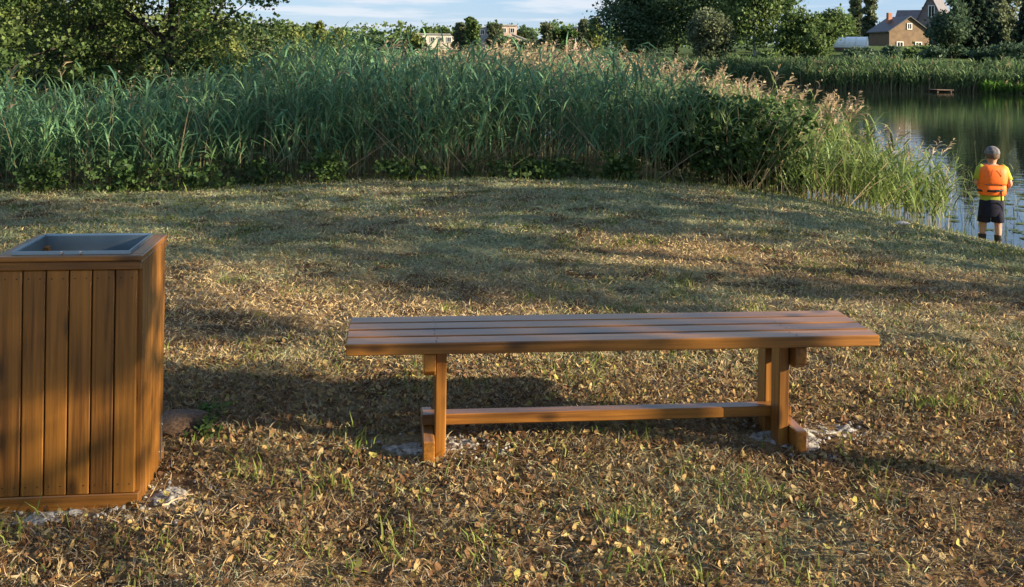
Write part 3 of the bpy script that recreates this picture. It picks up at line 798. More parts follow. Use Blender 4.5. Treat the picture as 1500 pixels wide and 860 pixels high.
# ---------------------------------------------------------------- trees
def leaves_at(acc, r, Cn, Rd, per, size, col, flat=.8, droop=0.0, slim=.45, keep=None):
    """leaf-sized faces scattered in small clumps round each twig end"""
    M_ = len(Cn)
    pos = np.repeat(Cn, per, axis=0); rad = np.repeat(Rd, per)
    v = r.normal(0, 1, (M_ * per, 3)); v = unit(v) * (r.random((M_ * per, 1)) ** .55)
    v[:, 2] *= flat
    pos = pos + v * rad[:, None]
    if droop: pos[:, 2] -= droop * r.random(M_ * per) ** 2
    nrm = unit(r.normal(0, .8, (M_ * per, 3)) + np.array([0, 0, .55]))
    d = unit(np.cross(nrm, r.normal(0, 1, (M_ * per, 3)))); 
    if droop: d = unit(d * .6 + np.array([0, 0, -.8]))
    s = unit(np.cross(nrm, d))
    L_ = size * (.6 + .8 * r.random(M_ * per))[:, None]
    sg = nrm * L_ * .12
    V = np.stack([pos, pos + d * L_ * .45 + s * L_ * slim - sg, pos + d * L_, pos + d * L_ * .45 - s * L_ * slim - sg], 1).reshape(-1, 3)
    Fq = np.arange(M_ * per * 4).reshape(-1, 4)
    cl = (.75 + .5 * r.random((M_, 1))); hue = r.random((M_, 1))
    base = np.asarray(col[0]) * (1 - hue) + np.asarray(col[1]) * hue
    c = np.repeat(base * cl, per, axis=0) * (.7 + .6 * r.random((M_ * per, 1)))
    acc.add(V, Fq, np.repeat(c, 4, axis=0))

def lobes(r, c, R, nl, shape):
    out = []
    for i in range(nl):
        v = r.normal(0, 1, 3); v /= np.linalg.norm(v); k = .35 + .42 * r.random()
        o = v * k * np.array(R)
        if shape == 'poplar': o[:2] *= .35; o[2] = R[2] * (2 * (i + .5) / nl - 1) * .85
        rr = np.array(R) * (.38 + .22 * r.random())
        if shape == 'poplar': rr = np.array([R[0] * .75, R[1] * .75, R[2] * .32]) * (1.05 - .55 * max(0, o[2] / R[2])) * (.8 + .4 * r.random())
        out.append((np.array(c) + o, rr))
    return out

BARK = {'grey': (0.075, 0.062, 0.05), 'dark': (0.04, 0.033, 0.026), 'birch': (0.42, 0.41, 0.38), 'brown': (0.11, 0.07, 0.04)}
def tree(name, label, base, H, crown_c, R, trunk_r, leaf, ncl, per, col, seed, shape='round', nl=10, bark='grey',
         clr=.35, droop=0.0, group=None, cat='tree', filt=None, flat=.8, slim=.45, lean=(0, 0), limbs=1.0):
    """crown_c is relative to the base"""
    r = np.random.default_rng(seed)
    t = empty(name, base, 0, label, cat, group)
    fol, wood = Acc(), Acc()
    bc = np.array(BARK[bark])
    H_tr = min(H * .96, crown_c[2] + R[2] * .7)
    def tr(f): return np.array([lean[0] * f + .02 * H * math.sin(5 * f + seed), lean[1] * f + .015 * H * math.sin(4 * f + 2 * seed), f * H_tr - .15 * (1 - f)])
    P = [tr(f) for f in np.linspace(0, 1, 9)]
    V, Fq = tube(P, [trunk_r * (1.25 if i == 0 else 1) * (1 - .86 * i / 8) for i in range(9)], 8); wood.add(V, Fq, bc)
    if shape == 'spruce':
        lev = int(ncl / 16); Cs, Rs = [], []
        for i in range(lev):
            f = i / (lev - 1); z_ = crown_c[2] - R[2] + 2 * R[2] * f; rad = R[0] * (1 - f) ** .85 + .08
            nb = 11
            for k in range(nb):
                a_ = 2 * PI * (k + r.random() * .6) / nb + i * .7; L_ = rad * (.7 + .4 * r.random())
                root = np.array([tr(min(1, max(0, z_ / H_tr)))[0], tr(min(1, max(0, z_ / H_tr)))[1], z_])
                tip = root + np.array([math.cos(a_) * L_, math.sin(a_) * L_, -.28 * L_])
                V, Fq = tube([root, (root + tip) / 2 + [0, 0, .05 * L_], tip], [.03 * (1 - f) + .012, .02, .006], 4); wood.add(V, Fq, bc)
                m_ = max(2, int(L_ / .28))
                for q_ in range(m_):
                    g = (q_ + .7) / m_; Cs.append(root + (tip - root) * g + [0, 0, -.06]); Rs.append(.16 + .16 * (1 - g))
        Cs, Rs = np.array(Cs), np.array(Rs) * (R[0] / 2.5) ** .5
        leaves_at(fol, r, Cs, Rs, per, leaf, col, .55, .12, .22)
    else:
        lb = lobes(r, crown_c, R, nl, shape)
        Cs, Rs = [], []
        for (c, rr) in lb:
            m_ = max(3, int(ncl / nl))
            v = unit(r.normal(0, 1, (m_, 3))) * (.45 + .6 * r.random((m_, 1)) ** .6)
            pts = c + v * rr; Cs.append(pts); Rs.append(np.full(m_, clr) * (.7 + .6 * r.random(m_)))
            f0 = min(.92, max(.15, (c[2] - .45 * np.hypot(c[0], c[1])) / H_tr)); a0 = tr(f0)
            mid = (a0 + c) / 2 + np.array([0, 0, .12 * np.linalg.norm(c - a0)]) + r.normal(0, .05, 3)
            rb = trunk_r * .42 * (1 - .6 * f0) * limbs
            V, Fq = tube([a0, a0 * .55 + mid * .45, mid, c], [rb, rb * .85, rb * .65, rb * .3], 6); wood.add(V, Fq, bc)
            for pt in pts[r.permutation(m_)[:min(m_, 7)]]:
                V, Fq = tube([mid * .4 + c * .6, (c + pt) / 2 + r.normal(0, .06, 3), pt], [rb * .32, rb * .2, rb * .06 + .002], 4); wood.add(V, Fq, bc)
        Cs, Rs = np.concatenate(Cs), np.concatenate(Rs)
        if filt is not None:
            k = filt(Cs + np.array(base), r); Cs, Rs = Cs[k], Rs[k]
        leaves_at(fol, r, Cs, Rs, per, leaf, col, flat, droop, slim)
    link('trunk', wood.mesh('trunk', True), M['bark'], t)
    link('crown', fol.mesh('crown'), M['leaf'], t)
    return t

def hz(px): return PPY + math.tan(ROLL) * (px - 750)
def far_tree(name, label, px, py_top, d, wpx, seed, col, shape='round', ncl=110, per=46, leaf=None, bark='grey', bot=None, group='trees on the far shore', cat='tree', nl=9, droop=0, flat=.8):
    c = pix(px, 80, d); x, y = c.x, d; z0 = float(land(x, y)) - .1
    top = pix(px, py_top, d).z; H = top - z0; Rx = wpx * d / F_PX / 2
    zb = H * (.06 if bot is None else bot)
    cz, Rz = (H + zb) / 2, (H - zb) / 2
    if leaf is None: leaf = max(.13, d * 0.0026)
    return tree(name, label, (x, y, z0), H, (0, 0, cz), (Rx, Rx * .95, Rz), .045 * H ** .75 * .6, leaf, ncl, per, col, seed, shape, nl, bark,
                clr=max(.45, Rx * .3), group=group, cat=cat, droop=droop, flat=flat)

G_DARK = ((0.070, 0.125, 0.065), (0.095, 0.15, 0.062)); G_MID = ((0.080, 0.135, 0.044), (0.115, 0.17, 0.05))
G_YEL = ((0.14, 0.185, 0.055), (0.20, 0.22, 0.065)); G_GREY = ((0.105, 0.135, 0.075), (0.14, 0.165, 0.085)); G_BLUE = ((0.055, 0.10, 0.062), (0.075, 0.12, 0.065))
G_SPRUCE = ((0.020, 0.045, 0.026), (0.032, 0.06, 0.030))

# tree standing in the reeds on the left
b_ = pix(232, 80, 15.6)
def open_front(Cw, r):
    dx = np.abs(Cw[:, 0] - b_.x - .05 * Cw[:, 2]); front = Cw[:, 1] < 15.75
    return ~(front & (dx < .30) & (Cw[:, 2] < 2.35)) & (r.random(len(Cw)) > .12)
tree('alder_tree', 'leafy dark green tree rising out of the reeds at the left', (b_.x, 15.6, float(land(b_.x, 15.6))), 6.8,
     (-.3, 0, 3.0), (2.65, 2.2, 2.45), .10, .058, 560, 92, ((0.058, 0.105, 0.03), (0.10, 0.14, 0.038)), 12, nl=18, bark='dark', clr=.30, flat=.6, lean=(.1, 0), limbs=1.3, filt=open_front)
# bushes behind and beside it
b_ = pix(35, 80, 18.5)
tree('young_tree', 'small bright green tree behind the reeds at the left edge', (b_.x, 18.5, 0), 4.6, (0, 0, 2.7), (1.6, 1.5, 1.9), .06, .058, 220, 84, ((0.085, 0.125, 0.03), (0.13, 0.16, 0.04)), 13, nl=9, clr=.36)
b_ = pix(395, 80, 17.5)
tree('willow_bush', 'dark leafy bush at the right foot of the left tree', (b_.x, 17.5, -0.05), 2.1, (0, 0, 1.05), (1.2, 1.0, .95), .04, .06, 120, 74, G_MID, 14, nl=7, clr=.3)
b_ = pix(120, 80, 17.2)
tree('willow_bush', 'low bush in the reeds between the left tree and the left edge', (b_.x, 17.2, 0), 2.3, (0, 0, 1.2), (1.4, 1.0, 1.0), .04, .06, 120, 74, G_MID, 15, nl=7, clr=.3)
# shrub at the reed edge, centre right
b_ = pix(1045, 80, 12.75)
tree('leafy_shrub', 'dark green leafy shrub at the edge of the reeds, right of centre', (b_.x, 12.75, float(land(b_.x, 12.75))), 1.35, (0, 0, .62), (.95, .5, .60), .02, .062, 190, 50, ((0.040, 0.085, 0.024), (0.07, 0.12, 0.03)), 16, nl=9, clr=.2, cat='shrub')
b_ = pix(1140, 80, 12.9)
tree('leafy_shrub', 'lower green shrub on the right flank of the dark shrub', (b_.x, 12.95, float(land(b_.x, 12.95))), 1.0, (0, 0, .45), (.6, .4, .42), .02, .058, 90, 50, ((0.055, 0.10, 0.026), (0.085, 0.14, 0.03)), 17, nl=6, clr=.18, cat='shrub')

# nettles and other weeds along the foot of the reeds
WEEDS = [(60, 'nettle clump at the foot of the reeds beside the left edge', .38), (170, 'nettle clump at the reed foot above the bin', .45), (255, 'nettle clump at the reed foot below the left tree trunk', .34),
         (345, 'broad bright nettle clump at the reed foot right of the left tree', .42), (475, 'tall green weed clump at the reed foot left of centre', .46),
         (600, 'small weed clump at the reed foot between the bench end and centre', .28), (750, 'low weed clump at the middle of the reed foot', .30), (830, 'small yellow green weed clump at the reed foot just right of centre', .30), (905, 'green weed clump at the left foot of the dark shrub', .36)]
for i, (px, lab, h_) in enumerate(WEEDS):
    X0 = pix(px, 80, 11.9).x; y_ = float(reed_front(X0)) - .06; b_ = pix(px, 80, y_)
    tree('weed_clump', lab, (b_.x, y_ + .05, float(land(b_.x, y_)) - .01), h_, (0, 0, h_ * .42), (.30 + .16 * ((i * 5) % 4), .22, h_ * .5), .006, .055, 34, 20, ((0.048, 0.10, 0.028), (0.085, 0.14, 0.036)), 60 + i, nl=9, clr=.13, cat='weed', group='weeds along the reed foot', slim=.38)

for i, (px, py, lab, h_) in enumerate([(305, 612, 'small leafy weed growing beside the brown stone near the bin', .13), (298, 640, 'leafy weed in front of the brown stone near the bin', .11)]):
    x_, y_ = gpt(px, py)
    tree('weed_plant', lab, (x_, y_, float(height(x_, y_)) - .005), h_, (0, 0, h_ * .5), (.05, .045, h_ * .45), .003, .026, 13, 7, ((0.05, 0.10, 0.022), (0.085, 0.14, 0.03)), 80 + i, nl=5, clr=.045, cat='weed', slim=.3)

# trees standing out of frame on the right, which shade the bank and the reeds
LIT = [(-1.25, 6.05, 1.15, .42, 0), (1.7, 7.5, 1.9, .36, -.62), (0.3, 8.35, .8, .22, -.35), (2.5, 6.1, .8, .3, -.4), (0.7, 5.75, .9, .3, -.2), (-3.2, 8.2, .7, .3, 0)]
def shade_keep(Cw, r):  # thins the unseen crowns so that chosen patches stay sunlit
    t_ = Cw[:, 2] / SUN.z; X = Cw[:, 0] - SUN.x * t_; Y = Cw[:, 1] - SUN.y * t_
    p = np.where(Y > 5.5, .30, .006)
    p = np.where(Y > 10.5, .19, p)
    p = np.where((X < -7.5) & (Y > 11), .6, p)
    w = Y - (3.4 + .329 * (-1.45 - X))                    # which side of the bin the shadow reaches
    p = np.where((X < -1.5) & (w > -.25) & (w < .55), .14, p)
    p = np.where((X < -1.5) & (w > -.22) & (w < .08), .45, p)
    p = np.where((X < -2.75) & (w > -.24) & (w < .12), .95, p)
    p = np.where((X > .9) & (Y < 5.4) & (Y > 4.75), .08, p)
    p = np.where((X < -.5) & (X > -2.1) & (Y > 4.2) & (Y < 4.75), .26, p)
    p = np.where((X < -0.8) & (Y < 3.0), .04, p)
    for cx, cy, a_, b2, rz in LIT:
        dx, dy = X - cx, Y - cy; c, s = math.cos(rz), math.sin(rz)
        p = np.where(((dx * c + dy * s) / a_) ** 2 + ((-dx * s + dy * c) / b2) ** 2 < 1, .006, p)
    p = np.where((X > 2.9) & (Y > 12.4), .05, p)
    return r.random(len(X)) < p
gs = 'trees out of view to the right'
tree('shade_tree', 'slender tree on the bank to the right of the bench, outside the view', (8.5, 1.57, float(land(8.5, 1.57))), 8, (0, -.4, 5.3), (2.0, 2.8, 2.2), .12, .10, 1150, 42, G_MID, 21, nl=12, clr=.32, filt=shade_keep, group=gs)
tree('shade_tree', 'bushy tree on the bank to the right, nearest the bench, outside the view', (8.5, 5.1, float(land(8.5, 5.1))), 8, (0, 0, 4.1), (1.4, 2.0, 3.4), .13, .10, 620, 48, G_MID, 22, nl=14, clr=.36, filt=shade_keep, group=gs)
tree('shade_tree', 'broad tree on the bank to the right, level with the reeds, outside the view', (8.8, 7.9, float(land(8.8, 7.9))), 9, (0, 0, 4.6), (1.4, 2.2, 4.1), .14, .10, 720, 48, G_MID, 23, nl=16, clr=.38, filt=shade_keep, group=gs)
tree('shade_tree', 'tall tree by the water to the right of the angler, outside the view', (8.6, 9.9, float(land(8.6, 9.9))), 9, (0, 0, 5.2), (1.3, 1.6, 3.6), .13, .11, 480, 46, G_MID, 24, nl=12, clr=.38, filt=shade_keep, group=gs)

# ---- trees on the far shore
far_tree('poplar_tree', 'slim sunlit poplar behind the reeds, next to the left tree', 432, 40, 150, 26, 101, G_YEL, 'poplar')
far_tree('poplar_tree', 'tallest of the sunlit poplars left of the pale building', 468, 33, 155, 24, 102, G_YEL, 'poplar')
far_tree('poplar_tree', 'third sunlit poplar from the left tree', 494, 40, 150, 24, 103, G_YEL, 'poplar')
far_tree('broad_tree', 'rounded far tree just right of the sunlit poplars', 522, 68, 210, 44, 104, G_MID)
far_tree('broad_tree', 'low dark far tree left of the pale building', 572, 57, 220, 46, 105, G_MID)
far_tree('broad_tree', 'yellowish far tree in front of the pale building end', 606, 50, 215, 34, 106, G_YEL)
far_tree('broad_tree', 'small rounded tree behind the pale building', 626, 40, 270, 26, 107, G_MID)
far_tree('broad_tree', 'round bush top above the pale building roof', 651, 42, 275, 20, 108, G_MID)
far_tree('poplar_tree', 'left one of the tall tree pair right of the pale building', 676, 35, 215, 26, 109, G_GREY, 'poplar')
far_tree('poplar_tree', 'right and taller one of the tree pair beside the pale building', 692, 26, 212, 24, 110, G_MID, 'poplar')
far_tree('broad_tree', 'tree at the left corner of the beige hall', 724, 33, 215, 22, 111, G_GREY)
far_tree('broad_tree', 'dark bushy tree in front of the beige hall', 735, 56, 205, 40, 112, G_DARK)
far_tree('broad_tree', 'dome shaped dark tree behind the sloping roof', 769, 37, 275, 26, 113, G_DARK)
far_tree('broad_tree', 'low bush below the sloping roof', 775, 60, 200, 36, 114, G_GREY)
far_tree('poplar_tree', 'light thin tree left of the round dark green tree', 803, 34, 190, 22, 115, G_GREY, 'poplar')
far_tree('broad_tree', 'round bright green tree left of the pinkish house', 826, 40, 180, 32, 116, ((0.04, 0.085, 0.02), (0.06, 0.11, 0.025)))
far_tree('poplar_tree', 'thin wispy tree beside the pinkish house', 854, 29, 185, 14, 117, G_GREY, 'poplar')
far_tree('poplar_tree', 'sunlit yellow green tree at the left of the big dark trees', 870, 27, 175, 22, 118, G_YEL, 'poplar')
far_tree('willow_tree', 'huge dark tree, leftmost of the big group on the far shore', 925, -70, 132, 128, 119, G_DARK, ncl=330, per=64, nl=18, bark='dark', bot=.05)
far_tree('willow_tree', 'huge dark tree in the middle of the big group', 988, -95, 138, 150, 120, G_DARK, ncl=330, per=64, nl=18, bark='dark', bot=.05)
far_tree('sapling', 'small yellow sapling in front of the huge dark trees', 911, 51, 126, 18, 121, ((0.17, 0.19, 0.035), (0.22, 0.22, 0.05)), ncl=30, bot=.35)
far_tree('willow_tree', 'grey green rounded willow in front of the huge dark trees', 1041, 8, 118, 70, 122, G_GREY, ncl=200, per=60, nl=14)
far_tree('birch_tree', 'tall drooping birch at the right of the big dark group', 1108, -75, 124, 136, 123, G_MID, ncl=280, per=60, nl=16, bark='birch', droop=1.2)
far_tree('birch_tree', 'tall dark tree between the grey willow and the drooping birch', 1062, -85, 136, 165, 124, G_DARK, ncl=220, per=60, nl=14)
far_tree('broad_tree', 'sunlit bushy tree right of the drooping birch', 1165, 8, 116, 70, 125, ((0.06, 0.105, 0.03), (0.095, 0.145, 0.04)), ncl=140, nl=11)
far_tree('broad_tree', 'green bushy tree between the birch and the greenhouse', 1208, 14, 122, 66, 126, G_MID, ncl=150, nl=11)
far_tree('broad_tree', 'dark round bush left of the greenhouse', 1195, 50, 112, 40, 127, G_MID, ncl=80)
far_tree('broad_tree', 'green tree just behind the greenhouse', 1238, 22, 140, 40, 128, G_MID, ncl=110)
far_tree('birch_tree', 'left one of two slim birches behind the brown shed', 1252, -14, 185, 18, 129, G_GREY, 'poplar', bark='birch')
far_tree('birch_tree', 'right one of two slim birches behind the brown shed', 1273, -16, 182, 22, 130, G_GREY, 'poplar', bark='birch')
far_tree('broad_tree', 'round far tree behind the brown shed roof', 1318, 20, 230, 36, 131, G_MID)
far_tree('spruce_tree', 'large dark spruce in front of the grey gabled house', 1425, -60, 114, 104, 132, G_SPRUCE, 'spruce', ncl=420, per=24, leaf=.34, bark='brown')
far_tree('broad_tree', 'dark bush at the left foot of the large spruce', 1392, -4, 112, 62, 133, G_BLUE, ncl=110)
far_tree('birch_tree', 'pale drooping birch right of the large spruce', 1468, -50, 122, 56, 134, G_GREY, ncl=180, per=40, nl=12, bark='birch', droop=1.0)
far_tree('spruce_tree', 'second spruce at the right edge', 1502, -20, 112, 54, 135, G_SPRUCE, 'spruce', ncl=260, per=14, leaf=.40, bark='brown')
for i, (px, py, w_, lab, col) in enumerate([(1258, 66, 46, 'low hedge bush in front of the greenhouse right end', G_BLUE), (1300, 64, 40, 'low bush below the brown shed', G_BLUE), (1342, 66, 46, 'low bush right of the brown shed', G_MID),
                                            (1480, 64, 60, 'low bush below the pale drooping birch', G_BLUE), (1440, 70, 44, 'low bush at the foot of the large spruce', G_BLUE), (1125, 70, 40, 'low bush at the foot of the drooping birch', G_MID),
                                            (1370, 72, 40, 'low bush between the brown shed and the large spruce', G_BLUE)]):
    far_tree('bush', lab, px, py, 104 + 2 * (i % 3), w_, 150 + i, col, ncl=60, per=32, cat='bush', group='bushes on the far shore', nl=7)
# a row of far trees closing the horizon behind
acc = Acc(); r = np.random.default_rng(200); Cs, Rs = [], []
for i in range(680):
    x = r.uniform(-330, 380); y = r.uniform(350, 440); h_ = r.uniform(6, 10.5)
    for k in range(7): Cs.append((x + r.normal(0, 2.4), y + r.normal(0, 2), float(land(x, y)) + h_ * r.random())); Rs.append(1.7)
leaves_at(acc, r, np.array(Cs), np.array(Rs), 12, 1.3, G_MID)
tag(link('far_wood', acc.mesh('far_wood'), M['leaf']), 'far dark line of woodland along the horizon', 'wood', None, 'stuff')
# wood beyond the reeds on the left
for i, (px, d, top, w_, lab, col) in enumerate([(20, 42, -25, 190, 'sunlit bushy tree far behind the left edge of the reeds', G_YEL), (150, 50, -10, 170, 'yellow green tree behind the crown of the left tree', G_YEL), (290, 55, 5, 150, 'sunlit tree seen through the left tree, right of its trunk', G_YEL), (370, 62, 40, 100, 'low sunlit bush behind the right side of the left tree', G_GREY)]):
    far_tree('broad_tree', lab, px, top, d, w_, 170 + i, col, ncl=150, per=40, leaf=.2, group='trees beyond the left tree', nl=11)

# ---------------------------------------------------------------- buildings on the far shore
def bmat(name, col, rough=.85, var=.2, scale=2.0): return mat_plain(name, col, rough, 0, var, scale)
B_ = dict(brown=bmat('brown_boards', (0.17, 0.115, 0.07)), dark=bmat('dark_sheet_roof', (0.045, 0.048, 0.055), .5), grey=bmat('grey_lilac_wall', (0.17, 0.135, 0.14)), greyroof=bmat('grey_tin_roof', (0.13, 0.12, 0.125), .5),
          slate=bmat('slate_roof', (0.085, 0.085, 0.10), .6), brick=bmat('chimney_brick', (0.36, 0.17, 0.11)), white=bmat('white_paint', (0.72, 0.72, 0.70), .6, .06), glass=bmat('window_glass', (0.02, 0.024, 0.03), .08),
          beige=bmat('beige_render', (0.50, 0.37, 0.29)), pale=bmat('pale_wall', (0.62, 0.54, 0.44)), bluegrey=bmat('blue_grey_wall', (0.22, 0.25, 0.31)), flat=bmat('flat_roof', (0.34, 0.33, 0.33)), pink=bmat('pinkish_wall', (0.45, 0.31, 0.28)),
          poly=bmat('polycarbonate', (0.78, 0.82, 0.85), .25, .08), blue=bmat('pale_blue_paint', (0.30, 0.38, 0.48), .6), wood=bmat('weathered_boards', (0.15, 0.105, 0.075)))

def prism(name, prof, y0, y1, mat, parent):
    bm = bmesh.new(); a = [bm.verts.new((x, y0, z)) for x, z in prof]; c = [bm.verts.new((x, y1, z)) for x, z in prof]; k = len(prof)
    bm.faces.new(a); bm.faces.new(c[::-1])
    for i in range(k): bm.faces.new((a[i], c[i], c[(i + 1) % k], a[(i + 1) % k]))
    bmesh.ops.recalc_face_normals(bm, faces=bm.faces[:])
    me = bpy.data.meshes.new(name); bm.to_mesh(me); bm.free()
    return link(name, me, mat, parent)

def window(parent, x, z, w, h, yface, trim, sgn=-1):
    """framed window on the wall at local y = yface"""
    fr = empty_part = None
    bm = bmesh.new(); t = .10
    for (x0, x1, z0, z1) in ((-w / 2 - t, w / 2 + t, h / 2, h / 2 + t), (-w / 2 - t, w / 2 + t, -h / 2 - t, -h / 2), (-w / 2 - t, -w / 2, -h / 2, h / 2), (w / 2, w / 2 + t, -h / 2, h / 2), (-.03, .03, -h / 2, h / 2)):
        m_ = Matrix.Translation(((x0 + x1) / 2, 0, (z0 + z1) / 2)) @ Matrix.Diagonal((x1 - x0, .10, z1 - z0, 1))
        bmesh.ops.create_cube(bm, size=1, matrix=m_)
    me = bpy.data.meshes.new('window'); bm.to_mesh(me); bm.free()
    o = link('window', me, trim, parent, (x, yface + sgn * .04, z))
    link('pane', board_mesh(w, .03, h, B_['glass'], 0), None, o, (0, -sgn * .02, 0))
    return o

def gable_house(name, label, loc, yaw, w, l, he, hr, wall, roof, over=.3, wins=(), chimney=None, cat='house'):
    t = empty(name, loc, yaw, label, cat)
    prism('wall', [(-w / 2, -.6), (w / 2, -.6), (w / 2, he), (0, hr), (-w / 2, he)], -l / 2, l / 2, wall, t)
    s = (hr - he) / (w / 2); th = .14; xo = w / 2 + over
    ro = prism('roof', [(0, hr + th + .02), (-xo, hr - s * xo + th + .02), (-xo, hr - s * xo + .02), (0, hr + .02), (xo, hr - s * xo + .02), (xo, hr - s * xo + th + .02)], -l / 2 - over, l / 2 + over, roof, t)
    for (x, z, ww, hh) in wins: window(t, x, z, ww, hh, -l / 2, B_['white'])
    if chimney:
        cx, cy, top = chimney
        board('chimney', cx - .3, cx + .3, cy - .3, cy + .3, hr - abs(cx) * s - .4, top, B_['brick'], ro, .02)
    return t
def gz(p): return float(land(p.x, p.y))
# brown shed: gable towards the camera, dark roof falling away to the left
p = pix(1316, 80, 146); z0 = gz(p); zt = pix(1316, 26, 146).z - z0
gable_house('brown_shed', 'brown boarded shed with dark gabled roof and square attic window', (p.x, p.y, z0), math.radians(9), 6.0, 5.6, zt - 2.0, zt, B_['brown'], B_['dark'], .3,
            wins=((0, zt - 1.3, .55, .7), (-1.4, zt - 4.0, .8, .9), (1.4, zt - 4.0, .8, .9)), chimney=(-1.2, .5, zt + .7), cat='shed')
p = pix(1370, 80, 168); z0 = gz(p); zt = pix(1364, -6, 168).z - z0
gable_house('gabled_house', 'tall grey gabled house behind the large spruce', (p.x, p.y, z0), math.radians(-34), 4.2, 8.5, zt - 4.3, zt, B_['grey'], B_['greyroof'], .3, wins=((.2, zt - 2.7, .8, 1.7), (-1.2, zt - 6.2, 1.0, 1.3)), cat='house')
p = pix(1342, 80, 178); z0 = gz(p); zt = pix(1342, 16, 178).z - z0
gable_house('slate_roofed_house', 'low house with blue slate roof and brick chimney beside the grey gable', (p.x, p.y, z0), math.radians(55), 6.0, 6.0, zt - 3.0, zt, B_['blue'], B_['slate'], .3, wins=((0, zt - 2.2, .8, .8),), chimney=(.8, -1.0, zt + .7))
# greenhouse
p = pix(1247, 80, 128); z0 = gz(p); zt = pix(1247, 54, 128).z - z0; zb = pix(1247, 76, 128).z - z0
gh = empty('greenhouse', (p.x, p.y, z0), math.radians(65), 'low arched white plastic greenhouse left of the brown shed', 'greenhouse')
R_ = 1.3; base_h = max(.1, zt - R_ * 1.05)
prof = [(R_ * math.cos(a_), base_h + R_ * 1.05 * math.sin(a_)) for a_ in np.linspace(0, PI, 13)]
prism('cover', prof, -1.9, 1.9, B_['poly'], gh)
for y_ in (-1.92, -.64, .64, 1.92):
    V, Fq = tube([(x * 1.015, y_, z * 1.0 + .02) for x, z in prof], [.04] * 13, 5); link('rib', np_mesh('rib', V, Fq), B_['white'], gh)
board('base', -R_ - .05, R_ + .05, -2.0, 2.0, -.3, base_h + .02, B_['wood'], gh, .01)
# distant buildings
def block(name, label, px0, px1, py, d, depth, wall, roof, nwin=0, rows=1, cat='building', yaw=0):
    a, c = pix(px0, py, d), pix(px1, py, d); w_ = c.x - a.x; x = (a.x + c.x) / 2; z0 = float(land(x, d)); h_ = a.z * .5 + c.z * .5 - z0
    t = empty(name, (x, d + depth / 2, z0), yaw, label, cat)
    board('wall', -w_ / 2, w_ / 2, -depth / 2, depth / 2, -.5, h_ - .3, wall, t, .02)
    board('roof', -w_ / 2 - .25, w_ / 2 + .25, -depth / 2 - .25, depth / 2 + .25, h_ - .298, h_, roof, t, .02)
    for j in range(rows):
        for i in range(nwin): window(t, -w_ / 2 + (i + .5) * w_ / nwin, h_ - 1.5 - 2.8 * j, w_ / nwin * .45, 1.1, -depth / 2, B_['white'])
    return t
block('low_building', 'long low pale building with flat grey roof on the far shore', 604, 664, 49, 255, 9, B_['pale'], B_['flat'], 5, cat='building')
block('grey_hall', 'blue grey block beside the beige hall', 702, 722, 39, 268, 9, B_['bluegrey'], B_['flat'], 2)
bh = block('beige_hall', 'beige hall with windows and low annex on the far shore', 720, 757, 36, 262, 10, B_['beige'], B_['flat'], 3, 2)
p0 = pix(757, 45, 262)
pa, pc = pix(750, 50, 250), pix(777, 61, 250); z0 = float(land(pa.x, 250))
t = empty('sloping_annex', ((pa.x + pc.x) / 2, 254, z0), 0, 'beige building with sloping roof right of the beige hall', 'building'); w_ = pc.x - pa.x
prism('wall', [(-w_ / 2, -.5), (w_ / 2, -.5), (w_ / 2, pc.z - z0), (-w_ / 2, pa.z - z0)], -3, 3, B_['beige'], t)
prism('roof', [(-w_ / 2 - .2, pa.z - z0 + .1), (w_ / 2 + .3, pc.z - z0 - .05), (w_ / 2 + .3, pc.z - z0 + .15), (-w_ / 2 - .2, pa.z - z0 + .3)], -3.2, 3.2, B_['flat'], t)
p = pix(845, 80, 235); z0 = gz(p); zt = pix(845, 40, 235).z - z0
gable_house('pinkish_house', 'small pinkish gabled house between the far trees', (p.x, p.y, z0), math.radians(12), 5.5, 6, zt - 1.6, zt, B_['pink'], B_['greyroof'], .25, wins=((-1.2, zt - 2.8, .8, 1), (1.2, zt - 2.8, .8, 1)))
# little landing stage at the far reeds
p = pix(1402, 129, 84.5); t = empty('landing_stage', (p.x, float(far_shore(p.x)) - .9, WATER_Z), .1, 'small wooden landing stage in the far reeds', 'jetty')
for k in range(6): board('plank', -.75, .75, -.9 + k * .3, -.9 + k * .3 + .28, .16, .22, B_['wood'], t, .01)
for sx in (-.6, .6):
    for sy in (-.7, .6): board('post', sx - .06, sx + .06, sy - .06, sy + .06, -1.6, .159, B_['wood'], t, .01)
tag(t, 'small wooden landing stage in the far reeds', 'jetty')

# ---------------------------------------------------------------- the angler (seen from behind)
skin_m = mat_plain('skin', (0.45, 0.25, 0.17), .55, 0, .08, 10); orange = mat_plain('orange_vest', (0.90, 0.155, 0.012), .6, 0, .06, 12, .2)
yel = mat_plain('lime_shirt', (0.30, 0.33, 0.03), .8, 0, .1, 10, .2); navy = mat_plain('navy_shorts', (0.006, 0.007, 0.024), .9, 0, .2, 10, .2)
boot = mat_plain('dark_boots', (0.018, 0.017, 0.018), .5, 0, .2, 10); capm = mat_plain('camouflage_cap', (0.10, 0.095, 0.105), .85, 0, .85, 26); strapm = mat_plain('black_strap', (0.012, 0.012, 0.014), .6)
hairm = mat_plain('brown_hair', (0.10, 0.06, 0.035), .8, 0, .3, 40)
PX, PY = 6.68, 14.2; PZ = float(height(PX, PY))
person = empty('person', (PX, PY, PZ - .005), math.radians(-6), 'child in orange life vest, lime shirt, navy shorts and cap, standing at the water', 'person')
hL = float(height(PX - .085, PY + .10)) - PZ; hR = float(height(PX + .085, PY)) - PZ
joints = {}
VV, EE, RR = [], [], []
def J(name, p, r, parent=None):
    joints[name] = len(VV); VV.append(p); RR.append(r)
    if parent is not None: EE.append((joints[parent], joints[name]))
